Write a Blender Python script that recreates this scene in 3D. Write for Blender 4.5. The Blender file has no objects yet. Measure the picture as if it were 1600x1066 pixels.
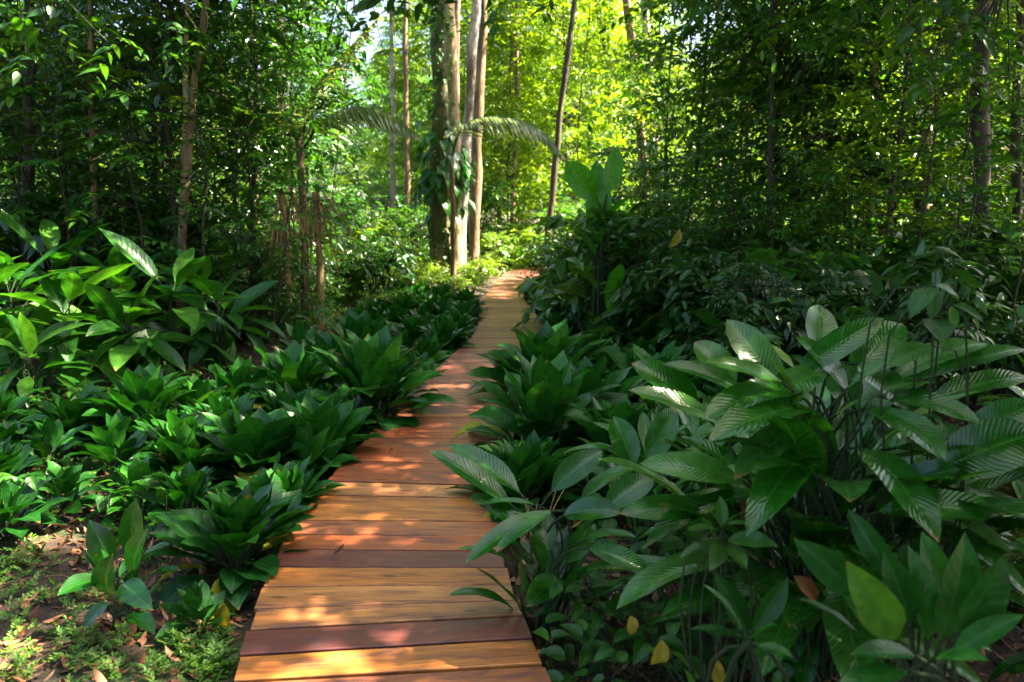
import bpy, math, random
import numpy as np
from mathutils import Vector, Matrix

# ------------------------------------------------------------------ camera, sky, sun, exposure
S = bpy.context.scene
COL = S.collection
R = math.radians
FPX, CAMZ, PITCH = 1244.0, 1.6, R(9.5)
cam = bpy.data.cameras.new('camera'); co = bpy.data.objects.new('camera', cam); COL.objects.link(co)
cam.sensor_width = 36; cam.lens = FPX / 1600 * 36; cam.clip_start = 0.05; cam.clip_end = 2000
co.location = (0, 0, CAMZ); co.rotation_euler = (R(90) - PITCH, 0, 0)
cam.dof.use_dof = True; cam.dof.focus_distance = 4.6; cam.dof.aperture_fstop = 2.6
S.camera = co
SUN_AZ, SUN_EL = R(86), R(54)
SUN_DIR = np.array([math.sin(SUN_AZ) * math.cos(SUN_EL), math.cos(SUN_AZ) * math.cos(SUN_EL), math.sin(SUN_EL)])
W = bpy.data.worlds.new('World'); S.world = W; W.use_nodes = True
nt = W.node_tree; bg = nt.nodes['Background']
sky = nt.nodes.new('ShaderNodeTexSky'); sky.sky_type = 'NISHITA'; sky.sun_disc = False
sky.sun_elevation = SUN_EL; sky.sun_rotation = SUN_AZ; sky.dust_density = 4.0; sky.air_density = 0.8; sky.ozone_density = 0.6
nt.links.new(sky.outputs[0], bg.inputs[0]); bg.inputs[1].default_value = 0.055
sl = bpy.data.lights.new('sun', 'SUN'); so = bpy.data.objects.new('sun', sl); COL.objects.link(so)
sl.energy = 5.0; sl.angle = R(0.55); sl.color = (1.0, 0.89, 0.68)
so.rotation_euler = Vector(-Vector(SUN_DIR)).to_track_quat('-Z', 'Y').to_euler()
S.view_settings.view_transform = 'Standard'; S.view_settings.look = 'None'
S.view_settings.exposure = 3.6; S.view_settings.gamma = 1
S.render.engine = 'CYCLES'
S.cycles.max_bounces = 6; S.cycles.diffuse_bounces = 2; S.cycles.glossy_bounces = 2
S.cycles.transmission_bounces = 3; S.cycles.transparent_max_bounces = 4
S.cycles.sample_clamp_indirect = 4; S.cycles.use_denoising = True
S.cycles.caustics_reflective = False; S.cycles.caustics_refractive = False
rng = np.random.default_rng(11)

# ------------------------------------------------------------------ photo pixel -> world
cp, sp = math.cos(PITCH), math.sin(PITCH)
def ray(px, py):
    x = (px - 800) / FPX; v = -(py - 533) / FPX
    return np.array([x, cp + v * sp, -sp + v * cp])
def at(px, py, Y):                      # the point of that sight line at distance Y ahead
    r = ray(px, py); return np.array([0, 0, CAMZ]) + r * (Y / r[1])
def gp(px, py, z=0.0):
    r = ray(px, py); t = (z - CAMZ) / r[2]; return np.array([0, 0, CAMZ]) + r * t

# ------------------------------------------------------------------ materials
def newmat(name):
    m = bpy.data.materials.new(name); m.use_nodes = True; n = m.node_tree.nodes; l = m.node_tree.links
    for x in list(n): n.remove(x)
    return m, n, l
def ramp(n, stops, interp='LINEAR'):
    r = n.new('ShaderNodeValToRGB'); r.color_ramp.interpolation = interp
    e = r.color_ramp.elements
    while len(e) > 1: e.remove(e[-1])
    e[0].position, e[0].color = stops[0][0], (*stops[0][1], 1)
    for p, c in stops[1:]:
        k = e.new(p); k.color = (*c, 1)
    return r
def leaf_mat(name, cols, trans, rough=0.4, tw=0.35, veins=0.0, vein_n=16, spec=0.5, vein_col=None, spots=True):
    """cols: ramp over per-leaf random; trans: translucent tint multiplier"""
    m, n, l = newmat(name)
    a = n.new('ShaderNodeAttribute'); a.attribute_name = 'luv'
    sep = n.new('ShaderNodeSeparateXYZ'); l.new(a.outputs['Vector'], sep.inputs[0])
    oi = n.new('ShaderNodeObjectInfo')
    ad = n.new('ShaderNodeMath'); ad.operation = 'MULTIPLY_ADD'; ad.inputs[1].default_value = 0.75
    l.new(sep.outputs[2], ad.inputs[0])
    sc = n.new('ShaderNodeMath'); sc.operation = 'MULTIPLY'; sc.inputs[1].default_value = 0.25
    l.new(oi.outputs['Random'], sc.inputs[0]); l.new(sc.outputs[0], ad.inputs[2])
    rp = ramp(n, cols); l.new(ad.outputs[0], rp.inputs[0])
    col = rp.outputs[0]
    geo = n.new('ShaderNodeNewGeometry')
    if spots:
        nz = n.new('ShaderNodeTexNoise'); nz.inputs['Scale'].default_value = 28; nz.inputs['Detail'].default_value = 3
        l.new(geo.outputs['Position'], nz.inputs['Vector'])
        mr = n.new('ShaderNodeMapRange'); mr.inputs[1].default_value = 0.3; mr.inputs[2].default_value = 0.7
        mr.inputs[3].default_value = 0.72; mr.inputs[4].default_value = 1.28; l.new(nz.outputs[0], mr.inputs[0])
        mx = n.new('ShaderNodeVectorMath'); mx.operation = 'SCALE'; l.new(col, mx.inputs[0]); l.new(mr.outputs[0], mx.inputs['Scale'])
        col = mx.outputs[0]
    bump = None
    if veins > 0:
        # |v|, chevron coordinate
        ab = n.new('ShaderNodeMath'); ab.operation = 'ABSOLUTE'; l.new(sep.outputs[1], ab.inputs[0])
        ch = n.new('ShaderNodeMath'); ch.operation = 'MULTIPLY_ADD'; ch.inputs[1].default_value = -0.16
        l.new(ab.outputs[0], ch.inputs[0])
        wz = n.new('ShaderNodeTexNoise'); wz.inputs['Scale'].default_value = 9; l.new(geo.outputs['Position'], wz.inputs['Vector'])
        wa = n.new('ShaderNodeMath'); wa.operation = 'MULTIPLY_ADD'; wa.inputs[1].default_value = 0.1; l.new(wz.outputs[0], wa.inputs[0]); l.new(sep.outputs[0], wa.inputs[2])
        l.new(wa.outputs[0], ch.inputs[2])
        ml = n.new('ShaderNodeMath'); ml.operation = 'MULTIPLY'; ml.inputs[1].default_value = vein_n * 6.283
        l.new(ch.outputs[0], ml.inputs[0])
        si = n.new('ShaderNodeMath'); si.operation = 'SINE'; l.new(ml.outputs[0], si.inputs[0])
        # midrib
        mid = n.new('ShaderNodeMapRange'); mid.inputs[1].default_value = 0.0; mid.inputs[2].default_value = 0.09
        mid.inputs[3].default_value = 1.0; mid.inputs[4].default_value = 0.0; l.new(ab.outputs[0], mid.inputs[0])
        vc = n.new('ShaderNodeMixRGB'); vc.blend_type = 'MIX'
        vc.inputs[2].default_value = (*(vein_col or (0.16, 0.3, 0.06)), 1)
        vl = n.new('ShaderNodeMapRange'); vl.inputs[1].default_value = 0.86; vl.inputs[2].default_value = 1.0
        vl.inputs[3].default_value = 0; vl.inputs[4].default_value = 0.06; l.new(si.outputs[0], vl.inputs[0])
        mm = n.new('ShaderNodeMath'); mm.operation = 'MAXIMUM'
        m6 = n.new('ShaderNodeMath'); m6.operation = 'MULTIPLY'; m6.inputs[1].default_value = 0.6
        l.new(mid.outputs[0], m6.inputs[0]); l.new(m6.outputs[0], mm.inputs[0]); l.new(vl.outputs[0], mm.inputs[1])
        l.new(mm.outputs[0], vc.inputs[0]); l.new(col, vc.inputs[1]); col = vc.outputs[0]
        ht = n.new('ShaderNodeMath'); ht.operation = 'MULTIPLY_ADD'; ht.inputs[1].default_value = 0.5
        l.new(si.outputs[0], ht.inputs[0]); l.new(mid.outputs[0], ht.inputs[2])
        nz2 = n.new('ShaderNodeTexNoise'); nz2.inputs['Scale'].default_value = 60
        l.new(geo.outputs['Position'], nz2.inputs['Vector'])
        h2 = n.new('ShaderNodeMath'); h2.operation = 'ADD'; l.new(ht.outputs[0], h2.inputs[0]); l.new(nz2.outputs[0], h2.inputs[1])
        bump = n.new('ShaderNodeBump'); bump.inputs['Strength'].default_value = veins; bump.inputs['Distance'].default_value = 0.004
        l.new(h2.outputs[0], bump.inputs['Height'])
    if veins > 0:                                        # brown tips, margins and rust spots
        bz = n.new('ShaderNodeTexNoise'); bz.inputs['Scale'].default_value = 13; bz.inputs['Detail'].default_value = 4; l.new(geo.outputs['Position'], bz.inputs['Vector'])
        b1 = n.new('ShaderNodeMath'); b1.operation = 'MULTIPLY_ADD'; b1.inputs[1].default_value = 0.5; l.new(bz.outputs[0], b1.inputs[0]); l.new(sep.outputs[0], b1.inputs[2])
        b2 = n.new('ShaderNodeMapRange'); b2.inputs[1].default_value = 1.22; b2.inputs[2].default_value = 1.27; b2.inputs[4].default_value = .85; l.new(b1.outputs[0], b2.inputs[0])
        b3 = n.new('ShaderNodeTexNoise'); b3.inputs['Scale'].default_value = 55; b3.inputs['Detail'].default_value = 2; l.new(geo.outputs['Position'], b3.inputs['Vector'])
        b4 = n.new('ShaderNodeMapRange'); b4.inputs[1].default_value = .70; b4.inputs[2].default_value = .74; b4.inputs[4].default_value = .8; l.new(b3.outputs[0], b4.inputs[0])
        b5 = n.new('ShaderNodeMath'); b5.operation = 'MAXIMUM'; l.new(b2.outputs[0], b5.inputs[0]); l.new(b4.outputs[0], b5.inputs[1])
        b6 = n.new('ShaderNodeMixRGB'); b6.inputs[2].default_value = (0.2, 0.12, 0.035, 1); l.new(b5.outputs[0], b6.inputs[0]); l.new(col, b6.inputs[1]); col = b6.outputs[0]
    b = n.new('ShaderNodeBsdfPrincipled'); l.new(col, b.inputs['Base Color'])
    b.inputs['Roughness'].default_value = rough; b.inputs['Specular IOR Level'].default_value = spec
    t = n.new('ShaderNodeBsdfTranslucent')
    tm = n.new('ShaderNodeVectorMath'); tm.operation = 'MULTIPLY'; tm.inputs[1].default_value = trans
    l.new(col, tm.inputs[0]); l.new(tm.outputs[0], t.inputs['Color'])
    if bump: l.new(bump.outputs[0], b.inputs['Normal'])
    mix = n.new('ShaderNodeMixShader'); mix.inputs[0].default_value = tw
    l.new(b.outputs[0], mix.inputs[1]); l.new(t.outputs[0], mix.inputs[2])
    o = n.new('ShaderNodeOutputMaterial'); l.new(mix.outputs[0], o.inputs[0])
    return m
def bark_mat(name, c1, c2, scale=6, stretch=0.25, c3=None):
    m, n, l = newmat(name)
    tc = n.new('ShaderNodeTexCoord'); mp = n.new('ShaderNodeMapping'); mp.inputs['Scale'].default_value = (1, 1, stretch)
    l.new(tc.outputs['Object'], mp.inputs[0])
    nz = n.new('ShaderNodeTexNoise'); nz.inputs['Scale'].default_value = scale; nz.inputs['Detail'].default_value = 7; nz.inputs['Roughness'].default_value = 0.65
    l.new(mp.outputs[0], nz.inputs['Vector'])
    st = [(0.36, c1), (0.62, c2)]
    if c3: st.append((0.72, c3))
    rp = ramp(n, st); l.new(nz.outputs[0], rp.inputs[0])
    b = n.new('ShaderNodeBsdfPrincipled'); b.inputs['Roughness'].default_value = 0.85
    n3 = n.new('ShaderNodeTexNoise'); n3.inputs['Scale'].default_value = scale * .45; n3.inputs['Detail'].default_value = 6; l.new(tc.outputs['Object'], n3.inputs['Vector'])
    m3 = n.new('ShaderNodeMapRange'); m3.inputs[1].default_value = .5; m3.inputs[2].default_value = .62; m3.inputs[3].default_value = 0; m3.inputs[4].default_value = .7; l.new(n3.outputs[0], m3.inputs[0])
    x3 = n.new('ShaderNodeMixRGB'); x3.inputs[2].default_value = (c1[0] * .8, c1[1] * 1.05, c1[2] * .6, 1); l.new(m3.outputs[0], x3.inputs[0]); l.new(rp.outputs[0], x3.inputs[1]); l.new(x3.outputs[0], b.inputs['Base Color'])
    nz2 = n.new('ShaderNodeTexNoise'); nz2.inputs['Scale'].default_value = scale * 5; nz2.inputs['Detail'].default_value = 4
    l.new(mp.outputs[0], nz2.inputs['Vector'])
    bp = n.new('ShaderNodeBump'); bp.inputs['Strength'].default_value = 0.7; bp.inputs['Distance'].default_value = 0.03
    l.new(nz2.outputs[0], bp.inputs['Height']); l.new(bp.outputs[0], b.inputs['Normal'])
    o = n.new('ShaderNodeOutputMaterial'); l.new(b.outputs[0], o.inputs[0]); return m
def simple_mat(name, c, rough=0.6, var=0.25, scale=20):
    return bark_mat(name, tuple(x * (1 - var) for x in c), tuple(x * (1 + var) for x in c), scale, 1)

M = {}
M['rosette'] = leaf_mat('rosette_leaf', [(0.0, (0.006, 0.04, 0.007)), (0.45, (0.011, 0.075, 0.009)), (0.8, (0.022, 0.12, 0.011)), (0.96, (0.06, 0.19, 0.02)), (1.0, (0.3, 0.3, 0.03))], (1.7, 1.9, 0.5), 0.33, 0.22, 0.12, 8, spec=0.3, vein_col=(0.05, 0.16, 0.03))
M['bigleaf'] = leaf_mat('big_leaf', [(0.0, (0.006, 0.045, 0.003)), (0.5, (0.013, 0.1, 0.005)), (0.85, (0.03, 0.12, 0.014)), (0.96, (0.06, 0.18, 0.02)), (1.0, (0.28, 0.26, 0.04))], (1.8, 1.9, 0.6), 0.18, 0.2, 0.2, 20, spec=0.6, vein_col=(0.07, 0.2, 0.03))
M['broad'] = leaf_mat('broad_leaf', [(0.0, (0.008, 0.05, 0.005)), (0.5, (0.018, 0.1, 0.008)), (0.96, (0.07, 0.2, 0.02)), (1.0, (0.3, 0.28, 0.04))], (1.8, 1.9, 0.45), 0.32, 0.34, 0.3, 13, vein_col=(0.09, 0.2, 0.04))
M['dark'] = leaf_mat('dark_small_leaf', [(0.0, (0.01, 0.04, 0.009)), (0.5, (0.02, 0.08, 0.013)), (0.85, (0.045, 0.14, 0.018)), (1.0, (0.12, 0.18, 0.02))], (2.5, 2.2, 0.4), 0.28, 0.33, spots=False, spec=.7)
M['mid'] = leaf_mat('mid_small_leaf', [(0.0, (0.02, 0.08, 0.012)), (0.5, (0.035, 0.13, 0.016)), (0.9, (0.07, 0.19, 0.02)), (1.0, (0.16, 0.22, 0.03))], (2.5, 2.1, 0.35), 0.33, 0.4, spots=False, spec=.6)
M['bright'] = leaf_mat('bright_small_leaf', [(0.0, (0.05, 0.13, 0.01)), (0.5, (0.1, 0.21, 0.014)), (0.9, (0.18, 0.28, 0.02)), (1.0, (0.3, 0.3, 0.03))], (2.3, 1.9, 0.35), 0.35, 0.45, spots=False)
M['palm'] = leaf_mat('palm_leaflet', [(0.0, (0.08, 0.13, 0.04)), (0.6, (0.16, 0.21, 0.07)), (1.0, (0.3, 0.3, 0.13))], (1.6, 1.6, 0.6), 0.28, 0.3, spots=False, spec=0.8)
M['palegrass'] = leaf_mat('ground_cover_leaf', [(0.0, (0.04, 0.12, 0.012)), (0.6, (0.085, 0.2, 0.018)), (1.0, (0.2, 0.27, 0.035))], (1.6, 1.6, 0.5), 0.5, 0.35, spots=False)
M['litter'] = leaf_mat('fallen_leaf', [(0.0, (0.08, 0.025, 0.012)), (0.35, (0.2, 0.07, 0.03)), (0.7, (0.34, 0.15, 0.07)), (1.0, (0.55, 0.38, 0.24))], (1, 1, 1), 0.6, 0.1, spots=True)
M['yellow'] = leaf_mat('yellow_leaf', [(0.0, (0.26, 0.17, 0.015)), (0.6, (0.33, 0.27, 0.025)), (1.0, (0.24, 0.28, 0.03))], (1.3, 1.3, 0.6), 0.45, 0.35, 0.4, 12, vein_col=(0.3, 0.3, 0.05))
M['brownleaf'] = leaf_mat('brown_leaf', [(0.0, (0.16, 0.06, 0.018)), (1.0, (0.26, 0.11, 0.03))], (1.3, 1.1, 0.8), 0.6, 0.2, 0.4, 12, vein_col=(0.3, 0.15, 0.05))
M['straw'] = simple_mat('dry_straw', (0.5, 0.29, 0.14))
M['stem'] = simple_mat('green_stem', (0.022, 0.045, 0.01))
M['banana'] = leaf_mat('banana_leaf', [(0.0, (0.03, 0.17, 0.01)), (1.0, (0.07, 0.26, 0.015))], (1.6, 2.0, 0.3), 0.3, 0.25, 0.25, 26, spec=0.3, vein_col=(0.12, 0.26, 0.04))
M['twig'] = simple_mat('twig_bark', (0.05, 0.035, 0.02))
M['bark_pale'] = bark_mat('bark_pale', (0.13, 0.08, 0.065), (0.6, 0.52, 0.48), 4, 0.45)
M['bark_brown'] = bark_mat('bark_brown', (0.09, 0.055, 0.03), (0.3, 0.19, 0.11), 6, 0.2)
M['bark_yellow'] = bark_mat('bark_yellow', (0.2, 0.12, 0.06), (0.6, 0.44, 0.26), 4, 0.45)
M['bark_dark'] = bark_mat('bark_dark', (0.025, 0.018, 0.014), (0.1, 0.07, 0.05), 6, 0.2)
M['bark_red'] = bark_mat('bark_red', (0.1, 0.05, 0.035), (0.34, 0.2, 0.15), 7, 0.25)
M['bark_moss'] = bark_mat('bark_mossy', (0.04, 0.05, 0.015), (0.26, 0.18, 0.08), 4, 0.6, (0.45, 0.38, 0.2))

# ------------------------------------------------------------------ mesh building
PROF = {
 'lo': (np.array([0, .28, .65, 1.]), np.array([0.0, .85, .85, 0.0])),
 'rosette': (np.linspace(0, 1, 9), np.array([.06, .45, .78, .96, 1., .94, .74, .38, .0])),
 'big': (np.linspace(0, 1, 12), np.array([.04, .36, .68, .87, .97, 1., .99, .95, .86, .7, .42, .0])),
 'broad': (np.linspace(0, 1, 9), np.array([.05, .55, .88, 1., .98, .88, .7, .4, .0])),
 'strap': (np.linspace(0, 1, 7), np.array([.5, .9, 1., .9, .7, .4, .0])),
 'heart': (np.linspace(0, 1, 6), np.array([.5, 1., .95, .72, .36, .0])),
}
def unit(a):
    return a / np.maximum(np.linalg.norm(a, axis=-1, keepdims=True), 1e-9)
class MB:
    def __init__(s): s.V = []; s.F = []; s.A = []; s.n = 0
    def add(s, V, F, A):
        s.V.append(V); s.F.append(F + s.n); s.A.append(A); s.n += len(V)
    def leaves(s, P, D, N, L, Wd, bend=0.5, fold=0.3, kind='rosette', wav=0.0, rnd=None, side=0.0, cols=5):
        P = np.atleast_2d(np.asarray(P, float)); D = unit(np.atleast_2d(np.asarray(D, float))); N = np.atleast_2d(np.asarray(N, float)) * np.ones_like(P)
        n = len(P); f = lambda x: np.broadcast_to(np.asarray(x, float), (n,))
        L, Wd, bend, fold, wav, side = map(f, (L, Wd, bend, fold, wav, side))
        bend = np.where(np.abs(bend) < 1e-3, 1e-3, bend)
        N = unit(N - (N * D).sum(1)[:, None] * D); Sd = np.cross(D, N)
        if rnd is None: rnd = rng.random(n)
        rnd = f(rnd)
        t, w = PROF[kind]
        if kind == 'lo':
            # 6 vertices, two quads folded on the midrib
            tt = np.array([0, .3, .68, 1, .68, .3]); vv = np.array([0, 1, 1, 0, -1, -1.]); ww = np.array([0, .95, .8, 0, .8, .95])
            faces = np.array([[0, 1, 2, 3], [0, 3, 4, 5]])
        else:
            vs = np.linspace(-1, 1, cols)
            tt = np.repeat(t, cols); vv = np.tile(vs, len(t)); ww = np.repeat(w, cols)
            fc = []
            for i in range(len(t) - 1):
                for j in range(cols - 1):
                    a = i * cols + j; fc.append([a, a + 1, a + cols + 1, a + cols])
            faces = np.array(fc)
        b = bend[:, None] * tt[None]
        x = np.sin(b) / bend[:, None]; z = -(1 - np.cos(b)) / bend[:, None]
        Nt = np.cos(b)[..., None] * N[:, None] + np.sin(b)[..., None] * D[:, None]
        c = P[:, None] + L[:, None, None] * (x[..., None] * D[:, None] + z[..., None] * N[:, None])
        hw = (Wd / 2)[:, None] * ww[None]
        c = c + (side[:, None] * L[:, None] * tt[None] ** 2)[..., None] * Sd[:, None]
        lift = fold[:, None] * np.abs(vv)[None] ** 1.3 * hw
        if np.any(wav > 0):
            ph = rng.random(n)[:, None] * 6.28
            lift = lift + wav[:, None] * Wd[:, None] * np.abs(vv)[None] * np.sin(tt[None] * 14 + ph + 1.7 * np.sign(vv)[None]) * ww[None] ** .5
        c = c + (vv[None] * hw * np.cos(np.arctan(fold))[:, None])[..., None] * Sd[:, None] + lift[..., None] * Nt
        A = np.stack([np.broadcast_to(tt, (n, len(tt))), np.broadcast_to(vv, (n, len(tt))), np.broadcast_to(rnd[:, None], (n, len(tt)))], -1)
        K = len(tt)
        Fs = (faces[None] + (np.arange(n) * K)[:, None, None]).reshape(-1, 4)
        s.add(c.reshape(-1, 3), Fs, A.reshape(-1, 3))
    def tube(s, pts, rad, sides=5, rough=0.0):
        pts = np.asarray(pts, float); k = len(pts); rad = np.broadcast_to(np.asarray(rad, float), (k,))
        T = unit(np.gradient(pts, axis=0)); ref = np.array([0.31, 0.95, 0.05])
        A1 = unit(np.cross(T, ref)); B1 = np.cross(T, A1)
        an = np.arange(sides) / sides * 2 * np.pi
        rr = rad[:, None] * (1 + rough * (rng.random((k, sides)) - .5))
        V = pts[:, None] + rr[..., None] * (np.cos(an)[None, :, None] * A1[:, None] + np.sin(an)[None, :, None] * B1[:, None])
        V = V.reshape(-1, 3); F = []
        for i in range(k - 1):
            for j in range(sides):
                a = i * sides + j; b2 = i * sides + (j + 1) % sides; F.append([a, b2, b2 + sides, a + sides])
        s.add(V, np.array(F), np.zeros((len(V), 3)))
    def mesh(s, name, mat, smooth=True):
        me = bpy.data.meshes.new(name)
        V = np.concatenate(s.V); F = np.concatenate(s.F); A = np.concatenate(s.A)
        me.vertices.add(len(V)); me.vertices.foreach_set('co', V.astype('f').ravel())
        me.loops.add(F.size); me.loops.foreach_set('vertex_index', F.astype('i').ravel())
        me.polygons.add(len(F)); me.polygons.foreach_set('loop_start', (np.arange(len(F)) * 4).astype('i'))
        me.polygons.foreach_set('loop_total', np.full(len(F), 4, 'i'))
        at_ = me.attributes.new('luv', 'FLOAT_VECTOR', 'POINT'); at_.data.foreach_set('vector', A.astype('f').ravel())
        me.update(calc_edges=True); me.validate()
        me.polygons.foreach_set('use_smooth', np.full(len(me.polygons), smooth))
        me.materials.append(mat); return me
    def build(s, name, mat, parent=None, smooth=True):
        return link(name, s.mesh(name, mat, smooth), parent)
def link(name, me, parent=None):
    o = bpy.data.objects.new(name, me); COL.objects.link(o)
    if parent is not None: o.parent = parent
    return o
def thing(name, label, cat, loc=(0, 0, 0), rz=0.0, sc=1.0, group=None):
    o = bpy.data.objects.new(name, None); COL.objects.link(o); o.empty_display_size = 0.1
    o.location = loc; o.rotation_euler = (0, 0, rz); o.scale = (sc, sc, sc) if np.isscalar(sc) else sc
    o['label'] = label; o['category'] = cat
    if group: o['group'] = group
    return o
def inst(parts, name, label, cat, loc, rz, sc, group=None, tilt=(0, 0)):
    """parts: list of (part name, mesh); every instance gets its own Empty and part objects"""
    t = thing(name, label, cat, tuple(loc), rz, sc, group)
    t.rotation_euler = (tilt[0], tilt[1], rz)
    for pn, me in parts: link(pn, me, t)
    return t
def tag(o, label=None, cat=None, group=None, kind=None):
    for k, v in (('label', label), ('category', cat), ('group', group), ('kind', kind)):
        if v: o[k] = v
    return o
ORD = 'first second third fourth fifth sixth seventh eighth ninth tenth eleventh twelfth thirteenth fourteenth fifteenth sixteenth seventeenth eighteenth nineteenth twentieth'.split()
TENS = {20: 'twenty', 30: 'thirty', 40: 'forty', 50: 'fifty', 60: 'sixty'}
TENTH = {30: 'thirtieth', 40: 'fortieth', 50: 'fiftieth', 60: 'sixtieth'}
def ordn(i):
    i += 1
    if i <= 20: return ORD[i - 1]
    if i in TENTH: return TENTH[i]
    return TENS[i // 10 * 10] + '-' + ORD[i % 10 - 1]

# ------------------------------------------------------------------ terrain
def gz(x, y):
    x = np.asarray(x, float); y = np.asarray(y, float)
    z = -0.15 + 0.03 * np.sin(x * 1.9 + 1) * np.cos(y * 1.3) + 0.02 * np.sin(x * 4.1 + y * 3.3)
    z = z - 0.16 * np.exp(-((x - 2.9) / 1.4) ** 2 - ((y - 4.2) / 2.4) ** 2)
    far = np.clip((np.abs(x) - 4) / 10, 0, 1); z = z + 0.25 * far * (1 + np.sin(x * 0.6) * np.sin(y * 0.5))
    return z

LE = [(787, 427), (777, 439), (765, 454), (753, 466), (750, 486), (747, 508), (736, 528), (714, 548), (684, 575), (657, 599), (610, 648), (562, 695), (539, 719.6), (511, 751.5), (497, 773), (468, 811.6), (452, 836), (438, 860), (418, 905), (401, 949), (389, 984), (377, 1024), (365, 1066)]
RE = [(841, 427), (843, 440), (828, 449), (817, 460), (821, 472), (834, 488), (847, 503), (856, 518), (858, 532), (853, 560), (842, 590), (824, 630), (806, 675), (795, 705), (783, 745), (778, 778), (779, 813), (782, 838), (785, 861), (793, 900), (803, 937), (815, 961), (830, 997), (848, 1038), (860, 1066)]
LG = np.array([gp(*p)[:2] for p in LE]); RG = np.array([gp(*p)[:2] for p in RE])
def ext(G):                                     # carry the edge on past the frame, towards and under the camera
    e = G[-1]; d = unit(G[-1] - G[-3])
    return np.vstack([G, [e + d * t for t in (0.5, 1.2, 2.5, 4.5)]])
LG = ext(LG); RG = ext(RG)
LG = np.vstack([LG[0] + np.array([2.6, 2.0]), LG[0] + np.array([.9, 1.1]), LG]); RG = np.vstack([RG[0] + np.array([3.2, 0.9]), RG[0] + np.array([1.0, 0.3]), RG])
def edge_x(G, Y):
    k = np.argsort(G[2:, 1]); return np.interp(Y, G[2:][k, 1], G[2:][k, 0])
def xl(Y): return edge_x(LG, Y)
def xr(Y): return edge_x(RG, Y)

def build_ground():
    gx = np.concatenate([np.linspace(-300, -14, 16)[:-1], np.linspace(-14, 14, 141), np.linspace(14, 300, 16)[1:]])
    gy = np.concatenate([np.linspace(-60, -2, 10)[:-1], np.linspace(-2, 26, 141), np.linspace(26, 500, 24)[1:]])
    X, Y = np.meshgrid(gx, gy); Z = gz(X, Y)
    V = np.stack([X, Y, Z], -1).reshape(-1, 3); nx, ny = len(gx), len(gy)
    i, j = np.meshgrid(np.arange(nx - 1), np.arange(ny - 1)); a = (j * nx + i).ravel()
    b = MB(); b.add(V, np.stack([a, a + 1, a + nx + 1, a + nx], 1), np.zeros((len(V), 3)))
    m, n, l = newmat('forest_soil')
    g = n.new('ShaderNodeNewGeometry')
    nz = n.new('ShaderNodeTexNoise'); nz.inputs['Scale'].default_value = 7; nz.inputs['Detail'].default_value = 8; nz.inputs['Roughness'].default_value = 0.7
    l.new(g.outputs['Position'], nz.inputs['Vector'])
    rp = ramp(n, [(0.3, (0.01, 0.006, 0.004)), (0.48, (0.032, 0.016, 0.009)), (0.6, (0.07, 0.034, 0.018)), (0.72, (0.16, 0.09, 0.05))]); l.new(nz.outputs[0], rp.inputs[0])
    nm = n.new('ShaderNodeTexNoise'); nm.inputs['Scale'].default_value = 1.3; nm.inputs['Detail'].default_value = 5
    l.new(g.outputs['Position'], nm.inputs['Vector'])
    mr = n.new('ShaderNodeMapRange'); mr.inputs[1].default_value = 0.5; mr.inputs[2].default_value = 0.62; mr.inputs[3].default_value = 0; mr.inputs[4].default_value = 0.75
    l.new(nm.outputs[0], mr.inputs[0])
    mx = n.new('ShaderNodeMixRGB'); mx.inputs[2].default_value = (0.035, 0.075, 0.014, 1); l.new(mr.outputs[0], mx.inputs[0]); l.new(rp.outputs[0], mx.inputs[1])
    bs = n.new('ShaderNodeBsdfPrincipled'); bs.inputs['Roughness'].default_value = 0.75; l.new(mx.outputs[0], bs.inputs['Base Color'])
    n2 = n.new('ShaderNodeTexNoise'); n2.inputs['Scale'].default_value = 45; n2.inputs['Detail'].default_value = 5; l.new(g.outputs['Position'], n2.inputs['Vector'])
    bp = n.new('ShaderNodeBump'); bp.inputs['Strength'].default_value = 1; bp.inputs['Distance'].default_value = 0.03; l.new(n2.outputs[0], bp.inputs['Height']); l.new(bp.outputs[0], bs.inputs['Normal'])
    o = n.new('ShaderNodeOutputMaterial'); l.new(bs.outputs[0], o.inputs[0])
    tag(b.build('ground', m), 'brown forest soil scattered with fallen leaves around the boardwalk', kind='structure')
build_ground()
# shallow dark forest pool at the right
def build_water():
    b = MB(); an = np.linspace(0, 2 * np.pi, 41)[:-1]; rr = 1 + 0.15 * np.sin(an * 3) + 0.08 * np.sin(an * 7 + 1)
    ring = np.stack([2.95 + 1.3 * rr * np.cos(an), 4.5 + 2.3 * rr * np.sin(an), np.full(40, -0.235)], 1)
    V = np.vstack([[2.95, 4.5, -0.235], ring]); F = []
    for i in range(0, 40, 2): F.append([0, i + 1, i + 2, (i + 2) % 40 + 1])
    b.add(V, np.array(F), np.zeros((len(V), 3)))
    m, n, l = newmat('dark_water'); bs = n.new('ShaderNodeBsdfPrincipled'); bs.inputs['Base Color'].default_value = (0.012, 0.006, 0.003, 1); bs.inputs['Roughness'].default_value = 0.12
    nz = n.new('ShaderNodeTexNoise'); nz.inputs['Scale'].default_value = 6; bp = n.new('ShaderNodeBump'); bp.inputs['Strength'].default_value = 0.2; bp.inputs['Distance'].default_value = 0.02
    l.new(nz.outputs[0], bp.inputs['Height']); l.new(bp.outputs[0], bs.inputs['Normal'])
    o = n.new('ShaderNodeOutputMaterial'); l.new(bs.outputs[0], o.inputs[0])
    tag(b.build('water', m), 'still dark brown water behind the big glossy-leaved plant', kind='structure')
build_water()

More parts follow.
